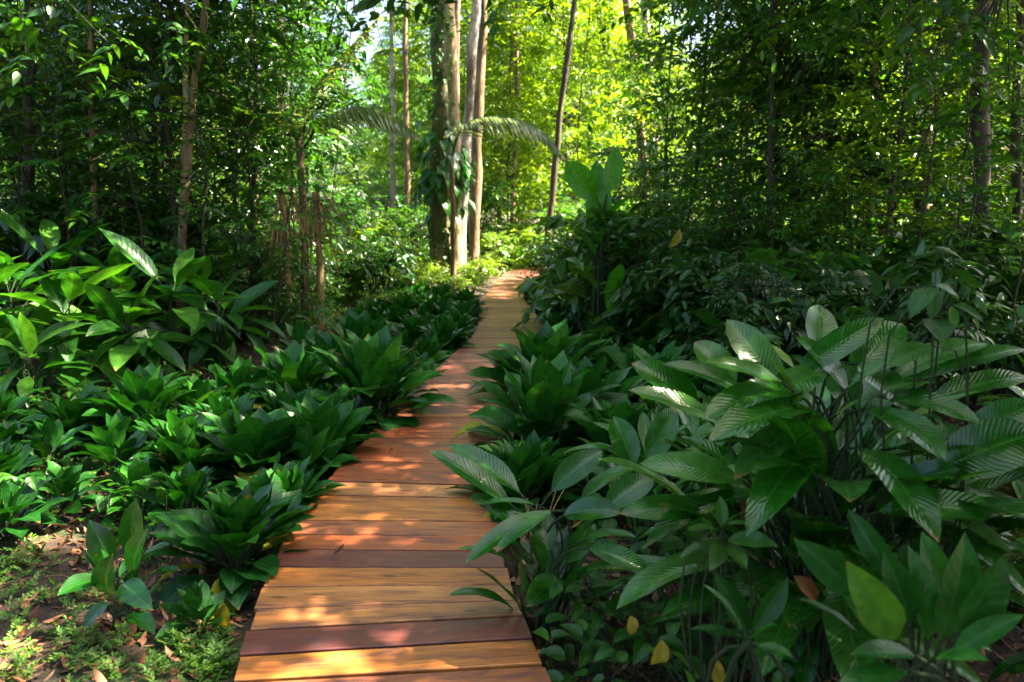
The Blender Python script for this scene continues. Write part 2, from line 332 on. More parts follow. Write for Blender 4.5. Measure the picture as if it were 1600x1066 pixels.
# ------------------------------------------------------------------ boardwalk
def arclen_sampler(G):
    d = np.r_[0, np.cumsum(np.linalg.norm(np.diff(G, axis=0), axis=1))]
    return d
def build_walk():
    # plank joints: (y at the left edge, y at the right edge) in photo rows, near the camera; further ones are level
    J = [(427, 427), (431, 431), (435, 435), (440.5, 440.5), (445, 445), (450, 450), (457, 457), (462, 462), (466, 466), (472.5, 472.5), (477, 477), (481, 481), (489.5, 489.5), (498, 498), (504, 504), (511, 511.5), (518, 518.5), (528, 529), (537, 538), (543.5, 544), (551, 551.5), (558, 558), (566, 566), (575.5, 576), (582, 582), (592, 592), (598.5, 598.5), (634, 634.5), (644, 644.5), (652, 652), (684, 686), (697, 699), (719.6, 727), (751.5, 759), (773, 778), (811.6, 813.3), (834.6, 838), (858, 861), (886, 887), (916, 912), (949, 937), (984, 961), (1024.5, 997), (1066, 1038)]
    def pt(G_px, y):
        ys = [p[1] for p in G_px]; xs = [p[0] for p in G_px]; return gp(np.interp(y, ys, xs), y)[:2]
    pairs = [(pt(LE, a), pt(RE, b)) for a, b in J]
    # carry on nearer than the frame
    dl = unit(LG[-1] - LG[-5]); dr = unit(RG[-1] - RG[-5]); l0, r0 = pairs[-1]
    for k in range(1, 16): pairs.append((l0 + dl * 0.2 * k, r0 + dr * 0.215 * k))
    # and beyond the bend
    lf, rf = pairs[0]; pre = []
    for k in range(1, 14):
        ang = -min(k * 0.09, 0.8); c = rf if k < 8 else rf
        piv = rf + np.array([0.5, 0.0]); ca, sa = math.cos(ang), math.sin(ang)
        rot = lambda p: piv + np.array([ca * (p - piv)[0] - sa * (p - piv)[1], sa * (p - piv)[0] + ca * (p - piv)[1]])
        sh = np.array([0.05 * k, 0.16 * k]); pre.append((rot(lf) + sh, rot(rf) + sh * 0.6))
    pairs = pre[::-1] + pairs
    B = MB(); rs = np.random.default_rng(5)
    V = []; F = []; P = []; C = []
    tones = {'o': (0.68, 0.22, 0.04), 't': (0.56, 0.21, 0.06), 'r': (0.44, 0.105, 0.03), 'p': (0.2, 0.05, 0.034), 'm': (0.45, 0.135, 0.045)}
    near = ['m', 'r', 'm', 'r', 'r', 't', 'o', 'm', 'r', 'p', 'o', 't', 't', 'p', 'o', 'm', 'o', 't', 'p', 'o']  # board tones, with the warm sunlight on the near boards put into the colour
    nJ = len(pre)
    for k in range(len(pairs) - 1):
        (a0, b0), (a1, b1) = pairs[k], pairs[k + 1]           # far joint, near joint
        idx = k - nJ
        start = J.index((644, 644.5)) if (644, 644.5) in J else 28
        if idx >= start and idx - start < len(near): tone = tones[near[idx - start]]
        else: tone = {'a': (.36, .105, .07), 'b': (.40, .13, .09), 'c': (.28, .075, .055), 'd': (.43, .15, .08)}[rs.choice(list('aabbcdac'))]  # remaining boards: pinkish sky sheen mixed into the wood tones
        tone = np.array(tone) * (0.85 + 0.3 * rs.random())
        gap = 0.006 + 0.004 * rs.random()
        if idx in (J.index((916, 912)), J.index((886, 887))): gap = 0.001
        along = unit(b0 - a0)
        def inner(p_far, p_near):
            v = p_near - p_far; ln = np.linalg.norm(v); v = v / ln; return p_far + v * gap, p_near - v * gap
        a0i, a1i = inner(a0, a1); b0i, b1i = inner(b0, b1)
        zt = rs.uniform(-0.003, 0.003); zs = rs.uniform(-0.002, 0.002); th = 0.045
        nseg = 14; off = rs.random() * 50
        ov = [rs.uniform(-0.006, 0.010), rs.uniform(-0.006, 0.010)]
        base = len(V)
        wob0 = rs.normal(0, 0.0010, nseg + 1); wob1 = rs.normal(0, 0.0010, nseg + 1)
        cup = rs.uniform(-0.001, 0.0015)
        for s in range(nseg + 1):
            u = s / nseg; uu = u + ((-ov[0] if s == 0 else ov[1] if s == nseg else 0) / 1.1)
            pf = a0i + (b0i - a0i) * uu; pn = a1i + (b1i - a1i) * uu
            pf = pf + unit(pn - pf) * abs(wob0[s]); pn = pn - unit(pn - pf) * abs(wob1[s])
            ln = np.linalg.norm(pn - pf); v = (pn - pf) / ln; bv = 0.0035
            z = zt + zs * (u - .5) * 2
            prof = [(0, z - th), (0, z - bv), (bv * .35, z - bv * .3), (bv, z), (ln / 2, z + cup), (ln - bv, z), (ln - bv * .35, z - bv * .3), (ln, z - bv), (ln, z - th)]
            for q, zz in prof:
                p = pf + v * q; V.append((p[0], p[1], zz)); P.append((u * np.linalg.norm(b0 - a0) + off, q, off)); C.append(tone)
        m_ = 9
        for s in range(nseg):
            for q in range(m_ - 1):
                a = base + s * m_ + q; F.append([a, a + m_, a + m_ + 1, a + 1])
            a = base + s * m_; F.append([a, a + m_ - 1, a + 2 * m_ - 1, a + m_])
        for a in (base, base + nseg * m_):
            F.append([a + q for q in range(9)])
    me = bpy.data.meshes.new('deck'); me.from_pydata([tuple(v) for v in V], [], [tuple(int(i) for i in f) for f in F]); me.validate()
    a = me.attributes.new('puv', 'FLOAT_VECTOR', 'POINT'); a.data.foreach_set('vector', np.array(P, 'f').ravel())
    c = me.attributes.new('pcol', 'FLOAT_VECTOR', 'POINT'); c.data.foreach_set('vector', np.array(C, 'f').ravel())
    m, n, l = newmat('deck_wood')
    at_ = n.new('ShaderNodeAttribute'); at_.attribute_name = 'puv'; ac = n.new('ShaderNodeAttribute'); ac.attribute_name = 'pcol'
    def noise(sx, sy, scale, detail, dist=0.0, rough=0.6):
        mp = n.new('ShaderNodeMapping'); mp.inputs['Scale'].default_value = (sx, sy, 1); l.new(at_.outputs['Vector'], mp.inputs[0])
        z = n.new('ShaderNodeTexNoise'); z.inputs['Scale'].default_value = scale; z.inputs['Detail'].default_value = detail; z.inputs['Distortion'].default_value = dist; z.inputs['Roughness'].default_value = rough
        l.new(mp.outputs[0], z.inputs['Vector']); return z.outputs[0]
    def rng_(src, a, b, lo, hi):
        r = n.new('ShaderNodeMapRange'); r.inputs[1].default_value = a; r.inputs[2].default_value = b; r.inputs[3].default_value = lo; r.inputs[4].default_value = hi
        l.new(src, r.inputs[0]); return r.outputs[0]
    def mixc(fac, c1, c2, mode='MIX'):
        x = n.new('ShaderNodeMixRGB'); x.blend_type = mode
        l.new(fac, x.inputs[0]) if not isinstance(fac, float) else setattr(x.inputs[0], 'default_value', fac)
        l.new(c1, x.inputs[1])
        if isinstance(c2, tuple): x.inputs[2].default_value = (*c2, 1)
        else: l.new(c2, x.inputs[2])
        return x.outputs[0]
    fine = noise(1.5, 45, 4, 6, 0.4); broad = noise(0.8, 7, 2.2, 4, 0.8); stain = noise(1.0, 4.0, 2.6, 5, 1.2, .65); crack = noise(0.7, 22, 3.1, 3, .3)
    col = mixc(rng_(fine, .4, .62, 0, .75), ac.outputs['Vector'], (0.09, 0.028, 0.02))
    lv = n.new('ShaderNodeVectorMath'); lv.operation = 'MULTIPLY'; lv.inputs[1].default_value = (1.35, 1.55, 1.5); l.new(ac.outputs['Vector'], lv.inputs[0])
    col = mixc(rng_(broad, .45, .75, 0, .75), col, lv.outputs[0])
    gg = n.new('ShaderNodeNewGeometry'); wn = n.new('ShaderNodeTexNoise'); wn.inputs['Scale'].default_value = 2.3; wn.inputs['Detail'].default_value = 5; wn.inputs['Roughness'].default_value = .6; l.new(gg.outputs['Position'], wn.inputs['Vector'])
    col = mixc(rng_(wn.outputs[0], .46, .68, 0, .45), col, (0.17, 0.05, 0.034))
    long = noise(1.1, 16, 1.3, 5, .9, .7)
    col = mixc(rng_(long, .5, .68, 0, .65), col, (0.13, 0.035, 0.03))
    col = mixc(rng_(stain, .52, .72, 0, .8), col, (0.07, 0.03, 0.045))
    col = mixc(rng_(crack, .68, .72, 0, .85), col, (0.02, 0.008, 0.006))
    kn = n.new('ShaderNodeTexVoronoi'); kn.inputs['Scale'].default_value = 1
    mp = n.new('ShaderNodeMapping'); mp.inputs['Scale'].default_value = (2.4, 7, 1); l.new(at_.outputs['Vector'], mp.inputs[0]); l.new(mp.outputs[0], kn.inputs['Vector'])
    col = mixc(rng_(kn.outputs['Distance'], .05, .12, .7, 0), col, (0.03, 0.01, 0.012))
    bs = n.new('ShaderNodeBsdfPrincipled'); l.new(col, bs.inputs['Base Color'])
    l.new(rng_(stain, .35, .7, .28, .5), bs.inputs['Roughness']); bs.inputs['Specular IOR Level'].default_value = 0.65
    bp = n.new('ShaderNodeBump'); bp.inputs['Strength'].default_value = 0.35; bp.inputs['Distance'].default_value = 0.004; l.new(fine, bp.inputs['Height'])
    bp2 = n.new('ShaderNodeBump'); bp2.inputs['Strength'].default_value = 0.8; bp2.inputs['Distance'].default_value = 0.004; bp2.invert = True
    l.new(rng_(crack, .66, .72, 0, 1), bp2.inputs['Height']); l.new(bp.outputs[0], bp2.inputs['Normal']); l.new(bp2.outputs[0], bs.inputs['Normal'])
    o = n.new('ShaderNodeOutputMaterial'); l.new(bs.outputs[0], o.inputs[0])
    me.materials.append(m)
    t = thing('boardwalk_path', 'winding boardwalk of reddish and orange wooden planks between leafy plants', 'boardwalk', (0, 0, 0)); t['kind'] = 'structure'
    link('deck', me, t)
    # two bearers under the planks
    for f in (0.12, 0.88):
        b = MB(); pts = [np.r_[p + (q - p) * f, -0.1] for p, q in pairs[::2]]
        b.tube(np.array(pts), 0.055, 4); b.build('bearer', M['bark_dark'], t, False)
build_walk()

# ------------------------------------------------------------------ plant kits (meshes shared by the copies)
def petiole(b, p0, p1, d1, r0=0.004, r1=0.003, k=5, sides=4):
    """curved stalk from p0, arriving at p1 in direction d1"""
    p0, p1 = np.asarray(p0, float), np.asarray(p1, float); L = np.linalg.norm(p1 - p0)
    c = p1 - unit(np.asarray(d1, float)) * min(L * 0.4, .12 + .2 * L)
    t = np.linspace(0, 1, k)[:, None]; pts = (1 - t) ** 2 * p0 + 2 * t * (1 - t) * c + t ** 2 * p1
    b.tube(pts, np.linspace(r0, r1, k), sides)
def kit_rosette(seed, nl=20, L=.27, Wf=.49, ph=.12, kind='rosette', mat='rosette', el=(80, 8), bend=(.3, 1.15), fold=.24, wav=.05, spread=.75):
    r = np.random.default_rng(seed); lb, sb = MB(), MB()
    for i in range(nl):
        f = (i + .5) / nl                                   # 0 = outer and old, 1 = inner and young
        az = i * 2.399 + r.normal(0, .25); e = R(el[1] + (el[0] - el[1]) * f ** .85 + r.normal(0, 11))
        ll = L * (.8 + .35 * math.sin(f * 2.6 + .3)) * r.uniform(.85, 1.15)
        h = ph * (.35 + .9 * f) * r.uniform(.8, 1.2); out = spread * ph * (1.15 - f)
        ca, sa = math.cos(az), math.sin(az)
        p = np.array([ca * out, sa * out, h]); d = np.array([ca * math.cos(e), sa * math.cos(e), math.sin(e)])
        nrm = np.array([-ca * math.sin(e), -sa * math.sin(e), math.cos(e)]) + r.normal(0, .25, 3)
        lb.leaves(p, d, nrm, ll, ll * Wf * r.uniform(.88, 1.12), bend[0] + (bend[1] - bend[0]) * (1 - f) + r.normal(0, .25), fold * r.uniform(.3, 1.6), kind, wav, 1.4 if (f < .3 and r.random() < .13) else r.random() * .75 + .25 * f, r.normal(0, .05))
        petiole(sb, [ca * .01, sa * .01, 0], p, d)
    return [('foliage', lb.mesh('foliage', M[mat])), ('stem', sb.mesh('stem', M['stem']))]
def kit_broad(seed, nl=15, L=.5, Wf=.3, H=.7, mat='broad', kind='broad', el=(58, -28), bend=(.35, 1.0)):
    r = np.random.default_rng(seed); lb, sb = MB(), MB()
    for i in range(nl):
        f = (i + .5) / nl; az = i * 2.399 + r.normal(0, .3); e = R(el[1] + (el[0] - el[1]) * f ** 1.3 + r.normal(0, 8))
        h = H * (.45 + .6 * f) * r.uniform(.85, 1.15); out = .28 * H * (1.2 - f) * r.uniform(.7, 1.3)
        ca, sa = math.cos(az), math.sin(az); p = np.array([ca * out, sa * out, h]); d = np.array([ca * math.cos(e), sa * math.cos(e), math.sin(e)])
        nrm = np.array([-ca * math.sin(e), -sa * math.sin(e), math.cos(e)]) + r.normal(0, .3, 3); ll = L * r.uniform(.75, 1.15)
        lb.leaves(p, d, nrm, ll, ll * Wf * r.uniform(.85, 1.15), bend[0] + (bend[1] - bend[0]) * (1 - f), .22 * r.uniform(.5, 1.5), kind, .035, r.random(), r.normal(0, .08))
        petiole(sb, [ca * .03, sa * .03, 0], p, d, .007, .004)
    return [('foliage', lb.mesh('foliage', M[mat])), ('stem', sb.mesh('stem', M['stem']))]
def sprays(lb, tb, r, centres, spread, ntw, nl, tl, L, Wf, flat=.35, droop=.35, mat_r=None, kind='lo', twigs=True):
    """leafy twigs round each centre; vectorised"""
    C = np.repeat(centres, ntw, 0); n = len(C)
    az = r.random(n) * 2 * np.pi; el = r.normal(.1, flat, n)
    td = np.stack([np.cos(az) * np.cos(el), np.sin(az) * np.cos(el), np.sin(el)], 1)
    P0 = C + r.normal(0, 1, (n, 3)) * np.asarray(spread) * [1, 1, .6]
    T = tl * r.uniform(.6, 1.25, n); up = unit(np.array([0, 0, 1.]) + r.normal(0, .3, (n, 3)))
    sd = unit(np.cross(td, up)); tone = r.random(n)
    k = np.arange(nl); u = (k + 1) / nl
    P = P0[:, None] + td[:, None] * (T[:, None] * u)[..., None] - np.array([0, 0, 1.]) * (droop * T[:, None] * u ** 2)[..., None]
    sgn = np.where(k % 2 == 0, 1., -1.); sgn[-1] = 0.15
    D = td[:, None] * .55 + sd[:, None] * sgn[None, :, None] + r.normal(0, .18, (n, nl, 3)) - np.array([0, 0, .25])
    N = up[:, None] + r.normal(0, .28, (n, nl, 3))
    ll = L * r.uniform(.65, 1.25, (n, nl)) * r.choice([.7, 1., 1., 1.5], n)[:, None]
    lb.leaves(P.reshape(-1, 3), D.reshape(-1, 3), N.reshape(-1, 3), ll.ravel(), (ll * Wf).ravel(), .5, .25, kind, rnd=np.clip(tone[:, None] * .6 + r.random((n, nl)) * .4, 0, 1).ravel(), cols=3)
    if twigs:
        for i in range(n):
            t = np.linspace(0, 1, 3); pts = P0[i] + td[i] * (T[i] * t)[:, None] - np.array([0, 0, 1.]) * (droop * T[i] * t ** 2)[:, None]
            tb.tube(pts, [.004, .003, .0015], 3)
def kit_shrub(seed, H=1.3, Rr=.65, nc=22, ntw=7, nl=8, tl=.3, L=.075, Wf=.45, mat='dark', z0=.15, flat=.4, kind='lo', droop=.35):
    r = np.random.default_rng(seed); lb, tb = MB(), MB()
    a = r.random(nc) * 6.283; q = np.sqrt(r.random(nc)); z = z0 + (H - z0) * r.random(nc) ** .8
    rad = Rr * q * np.sqrt(np.clip(1.05 - (z / H) ** 2.2, .05, 1)); cs = np.stack([np.cos(a) * rad, np.sin(a) * rad, z], 1)
    sprays(lb, tb, r, cs, .13 * Rr + .03, ntw, nl, tl, L, Wf, flat, droop, kind=kind)
    for c in cs:
        s = np.array([c[0] * .15, c[1] * .15, 0]); m = (s + c) / 2 + np.array([-c[0] * .15, -c[1] * .15, .05])
        tb.tube([s, m, c], [.012, .008, .004], 4)
    return [('foliage', lb.mesh('foliage', M[mat])), ('stem', tb.mesh('stem', M['twig']))]
def kit_tree(seed, H=6, z0=1.2, Rr=1.4, nc=46, ntw=8, nl=9, tl=.42, L=.11, Wf=.42, mat='mid', bark='bark_dark', tr=.035, flat=.35, droop=.4, top=1.0):
    r = np.random.default_rng(seed); lb, tb = MB(), MB()
    k = 9; t = np.linspace(0, 1, k); wob = np.cumsum(r.normal(0, .06 * H / 6, (k, 2)), 0); wob -= wob[0]
    tp = np.stack([wob[:, 0], wob[:, 1], t * H], 1); tb.tube(tp, tr * (1 - .75 * t) + .008, 8, .12)
    z = z0 + (H - z0) * r.random(nc) ** top; a = r.random(nc) * 6.283
    f = (z - z0) / (H - z0); rad = Rr * (.35 + .65 * np.sqrt(r.random(nc))) * np.sqrt(np.clip(1 - (2 * f - .9) ** 2 * .75, .1, 1))
    cx = np.interp(z, tp[:, 2], tp[:, 0]); cy = np.interp(z, tp[:, 2], tp[:, 1])
    cs = np.stack([cx + np.cos(a) * rad, cy + np.sin(a) * rad, z + .12 * rad], 1)
    for c, x0, y0, zz in zip(cs, cx, cy, z):
        b0 = np.array([x0, y0, max(.3, zz - .35 * np.hypot(c[0] - x0, c[1] - y0))]); m = (b0 + c) / 2 + np.array([0, 0, .08])
        m[:2] += r.normal(0, .12, 2); tb.tube([b0, m, c], [.012 * H / 8, .007, .003], 3)
    sprays(lb, tb, r, cs, .22, ntw, nl, tl, L, Wf, flat, droop, twigs=False)
    return [('crown', lb.mesh('crown', M[mat])), ('trunk', tb.mesh('trunk', M[bark]))]
def kit_crown(seed, Rr=2.6, Hh=1.5, nc=40, L=.15, ntw=10, nl=9, tl=.55, mat='mid'):
    """big crown for tall trees, centred on its own origin, with limbs rising to it"""
    r = np.random.default_rng(seed); lb, tb = MB(), MB()
    d = unit(r.normal(0, 1, (nc, 3))); q = r.random(nc)[:, None] ** .45; cs = d * q * np.array([Rr, Rr, Hh])
    sprays(lb, tb, r, cs, .34, ntw, nl, tl, L, .42, .4, .35, twigs=False)
    for c in cs[:26]:
        s = np.array([0, 0, -Hh * 1.1]); m = s * .4 + c * .5 + np.array([0, 0, -.15]); tb.tube([s, m, c], [.07, .035, .01], 5)
    return lb.mesh('crown', M[mat]), tb.mesh('limb', M['bark_brown'])

def kit_sapling(seed, H=3, z0=1.0, nb=12, bl=.8, L=.14, Wf=.45, nl=10, mat='mid', kind='heart', spread=1.0):
    """thin stem with near-level leafy side branches in loose storeys"""
    r = np.random.default_rng(seed); lb, tb = MB(), MB()
    t = np.linspace(0, 1, 7); w = np.cumsum(r.normal(0, .05, (7, 2)), 0); w -= w[0]; tp = np.stack([w[:, 0], w[:, 1], t * H], 1); tb.tube(tp, .016 - .011 * t, 5, .1)
    for i in range(nb):
        z = z0 + (H - z0) * (i + r.random()) / nb; az = i * 2.4 + r.normal(0, .4); B = bl * r.uniform(.6, 1.2) * (1.1 - .4 * z / H)
        x0 = np.array([np.interp(z, tp[:, 2], tp[:, 0]), np.interp(z, tp[:, 2], tp[:, 1]), z]); d = np.array([math.cos(az), math.sin(az), .28]); sd = np.array([-math.sin(az), math.cos(az), 0])
        u = np.linspace(0, 1, 7)[:, None]; path = x0 + d * B * u - np.array([0, 0, .45]) * B * u ** 2 + sd * r.normal(0, .12) * B * u ** 2; tb.tube(path, np.linspace(.007, .002, 7), 4)
        for j in range(3):
            u0 = [.35, .65, 0][j]; side = [1, -1, 0][j] * (1 if i % 2 else -1); o = x0 + d * B * u0 - np.array([0, 0, .45]) * B * u0 ** 2
            q = (d * .7 + sd * side * .7) * B * (.55 if side else 1.0); k = np.arange(nl); v = (k + 1.5) / (nl + .5)
            P = o + q * v[:, None] - np.array([0, 0, .2 if side else .45]) * B * (v ** 2)[:, None]; sg = np.where(k % 2 == 0, 1., -1.); sg[-1] = .1
            qs = unit(np.cross(q, [0, 0, 1.])); D = unit(q) * .6 + qs * sg[:, None] - np.array([0, 0, .2]) + r.normal(0, .15, (nl, 3)); ll = L * r.uniform(.7, 1.2, nl)
            lb.leaves(P, D, np.array([0, 0, 1.]) + r.normal(0, .22, (nl, 3)), ll, ll * Wf, .6, .22, kind, .02, np.clip(r.random() * .5 + r.random(nl) * .5, 0, 1), cols=3)
            if side: tb.tube([o, o + q * .5 - np.array([0, 0, .05]) * B, P[-1]], [.003, .0025, .0015], 3)
    return [('crown', lb.mesh('crown', M[mat])), ('stem', tb.mesh('stem', M['twig']))]

# ------------------------------------------------------------------ special plants: every leaf placed
def leaf_to(lb, sb, base, tip, root, w, mat_r=None, up=(0, 0, 1), sag=.55, fold=.25, kind='big', wav=.025, twist=0.0, pr=.005):
    """one big leaf with its blade from base to tip and a stalk from the root"""
    base, tip = np.array(base, float), np.array(tip, float); v = tip - base; Lc = np.linalg.norm(v)
    upv = np.array(up, float); dch = v / Lc; nch = unit(upv - (upv @ dch) * dch)
    h = sag / 2; d0 = dch * math.cos(h) + nch * math.sin(h); n0 = nch * math.cos(h) - dch * math.sin(h)
    L = Lc * (sag / 2) / math.sin(sag / 2)
    lb.leaves(base, d0, n0, L, w, sag, fold, kind, wav, rng.random() if mat_r is None else mat_r, twist, cols=7)
    if root is not None: petiole(sb, root, base, d0, pr * 1.5, pr, 7, 5)

# ------------------------------------------------------------------ rosette plants in rows along both edges
rng = np.random.default_rng(701)
ROS = [kit_rosette(100 + i, nl=int(n), L=l, ph=p) for i, (n, l, p) in enumerate([(42, .24, .17), (34, .23, .15), (48, .25, .17), (36, .22, .16), (44, .23, .14), (24, .25, .17), (40, .21, .15), (50, .24, .18)])]
NEARP = []                                   # rosettes already placed by hand: keep the rows clear of them
def ros(x, y, sc, label, group='dark green rosette plants lining the boardwalk', k=None, tilt=None):
    k = rng.integers(len(ROS)) if k is None else k
    tilt = tilt if tilt is not None else (rng.normal(0, .07), rng.normal(0, .07))
    inst(ROS[k], 'rosette_plant', label, 'plant', (x, y, float(gz(x, y)) - .01), rng.random() * 6.28, sc, group, tilt)
    NEARP.append((x, y))
def ros_px(px, py, wpx, label, k=None):
    g = gp(px, py, -.15); Y = g[1]; ros(g[0], g[1], wpx * Y / FPX / .60, label, k=k)
HAND = [(372, 905, 225, 'full rosette plant with tall upright leaves leaning over the orange planks, left edge', 2),
 (312, 990, 120, 'small rosette of four pale-veined leaves beside the bright orange plank', 5),
 (98, 800, 125, 'small rosette standing alone in the leaf litter far left', 1),
 (12, 850, 150, 'rosette plant cut off by the left border of the photo, beside litter', 0),
 (410, 762, 235, 'broad rosette plant just behind the tall one by the orange planks', 4),
 (300, 770, 170, 'rosette plant left of the broad one, with a yellow fallen leaf at its foot', 6),
 (500, 735, 190, 'rosette plant whose leaves spill over the brown planks', 0),
 (585, 672, 215, 'large rosette plant hanging over the narrow plank on the left edge', 7),
 (480, 660, 190, 'rosette plant directly behind the spilling ones on the left', 3),
 (230, 700, 180, 'wide dark rosette in the middle of the left-hand bed', 2),
 (120, 700, 160, 'dusky rosette at the left of the left-hand bed', 4),
 (850, 640, 210, 'rosette plant with pointed leaves reaching over the plank at the first right bend', 2),
 (845, 735, 250, 'large rosette overhanging the planks above the long blue-glossed leaves', 7),
 (925, 690, 190, 'rosette plant with one oval pale-lit leaf standing up on the right', 0),
 (960, 760, 230, 'rosette with torn whitish leaf tips between boardwalk and glossy plant', 3),
 (1010, 650, 190, 'rosette plant tucked behind the blue-glossed leaf on the right', 4)]
for px, py, w, lb_, k in HAND: ros_px(px, py, w, lb_, k)
for px, py, w, lb_, k in [(440, 640, 150, 'small rosette at the back edge of the left bed, by bare soil', 1), (520, 610, 150, 'small rosette in the lit gap behind the left bed', 3), (370, 655, 150, 'small rosette below the tall broad-leaved cluster', 6), (470, 590, 120, 'tiny rosette on the litter between cluster and path', 5), (560, 580, 130, 'rosette in the pale ground cover left of the middle planks', 0)]: ros_px(px, py, w, lb_, k)
def row(side, k, off, y0, y1, step, smin, smax, where):
    Y = y0; pts = []
    while Y < y1:
        e = xl(Y) if side < 0 else xr(Y); x = e + side * (off + rng.normal(0, .05)); yy = Y + rng.normal(0, .06)
        if all((x - a) ** 2 + (yy - b) ** 2 > .24 ** 2 for a, b in NEARP): pts.append((x, yy))
        Y += step * rng.uniform(.85, 1.2)
    for i, (x, yy) in enumerate(pts):
        ros(x, yy, rng.uniform(smin, smax), f'dark green rosette plant, {ordn(i)} {where}')
row(-1, 0, .20, 3.5, 8.6, .42, .78, 1.1, 'from the front in the row hugging the left plank edge')
row(-1, 1, .62, 4.2, 8.4, .44, .8, 1.15, 'from the front in the second row left of the planks')
row(-1, 2, 1.05, 4.4, 7.6, .46, .8, 1.15, 'from the front in the third row left of the planks')
row(-1, 3, 1.5, 4.5, 7.0, .5, .8, 1.15, 'from the front in the fourth row left of the planks')
row(-1, 4, 2.0, 4.6, 6.4, .55, .75, 1.1, 'from the front in the fifth row left of the planks')
row(-1, 5, 2.55, 4.3, 6.0, .55, .75, 1.1, 'from the front in the sixth row left of the planks')
row(-1, 6, 3.1, 4.2, 6.2, .6, .8, 1.1, 'from the front in the outermost row left of the planks')
row(-1, 0, .25, 9.0, 14.5, .42, .85, 1.15, 'in the row at the left edge of the far boardwalk')
row(-1, 1, .7, 8.8, 15, .44, .85, 1.15, 'in the second row left of the far boardwalk')
row(-1, 2, 1.15, 9.4, 15, .46, .85, 1.15, 'in the third row left of the far boardwalk')
row(-1, 3, 1.6, 10.6, 15, .5, .85, 1.15, 'in the fourth row left of the far boardwalk')
row(1, 0, .18, 4.2, 8.0, .42, .8, 1.1, 'from the front in the row hugging the right plank edge')
row(1, 1, .6, 4.3, 9.0, .44, .8, 1.15, 'from the front in the second row right of the planks')
row(1, 2, 1.05, 5.0, 8.8, .46, .8, 1.15, 'from the front in the third row right of the planks')
row(1, 3, 1.5, 5.4, 8.4, .5, .8, 1.15, 'from the front in the fourth row right of the planks')
row(1, 0, .28, 10.0, 16.0, .44, .8, 1.1, 'in the row at the right edge of the far boardwalk')
row(1, 1, .7, 9.6, 15, .46, .8, 1.1, 'in the second row right of the far boardwalk')

# ------------------------------------------------------------------ the big glossy plant and its neighbours at the right
rng = np.random.default_rng(702)
def spec_plant(name, label, cat, root, leaves, mat='bigleaf', kind='big', fold=.25, fill=0, fillL=.45, fillW=.1, group=None, pr=.005, fe=(15, 75), fh=.45, sag=.55, hang=()):
    root = np.array(root, float); t = thing(name, label, cat, tuple(root), group=group); lb, sb = MB(), MB(); o = root
    for L in leaves:
        bx, by, bY, tx, ty, tY, w = L[:7]; up = L[7] if len(L) > 7 else (0, 0, 1); sg = L[8] if len(L) > 8 else sag
        b_, t_ = at(bx, by, bY) - o, at(tx, ty, tY) - o
        leaf_to(lb, sb, b_, t_, np.array([rng.normal(0, .03), rng.normal(0, .03), 0]), w / FPX * (bY + tY) / 2, up=up, sag=sg, fold=fold, kind=kind, pr=pr, twist=rng.normal(0, .05))
    for (bx, by, bY, tx, ty, tY, w, sg) in hang:
        leaf_to(lb, sb, at(bx, by, bY) - o, at(tx, ty, tY) - o, np.array([0, 0, .25]), w / FPX * bY, up=(0, -.35, .9), sag=sg, fold=fold, kind=kind, pr=pr, twist=rng.normal(0, .08))
    for i in range(fill):
        az = rng.random() * 6.28; e = R(rng.uniform(*fe)); h = fh * rng.uniform(.4, 1.2); ca, sa = math.cos(az), math.sin(az)
        q_ = rng.uniform(.08, .75) * fh * .8; p = np.array([ca * q_, sa * q_, h]); d = np.array([ca * math.cos(e), sa * math.cos(e), math.sin(e)])
        l_ = fillL * rng.uniform(.7, 1.15)
        leaf_to(lb, sb, p, p + d * l_, np.zeros(3), fillW * rng.uniform(.8, 1.15), sag=rng.uniform(.3, 1), fold=fold, kind=kind, pr=pr)
    lb.build('foliage', M[mat], t); sb.build('stem', M['stem'], t)
    return t
CAMUP = (0, -.75, .65)
gA = at(1290, 880, 2.75); gA[2] = float(gz(gA[0], gA[1]))
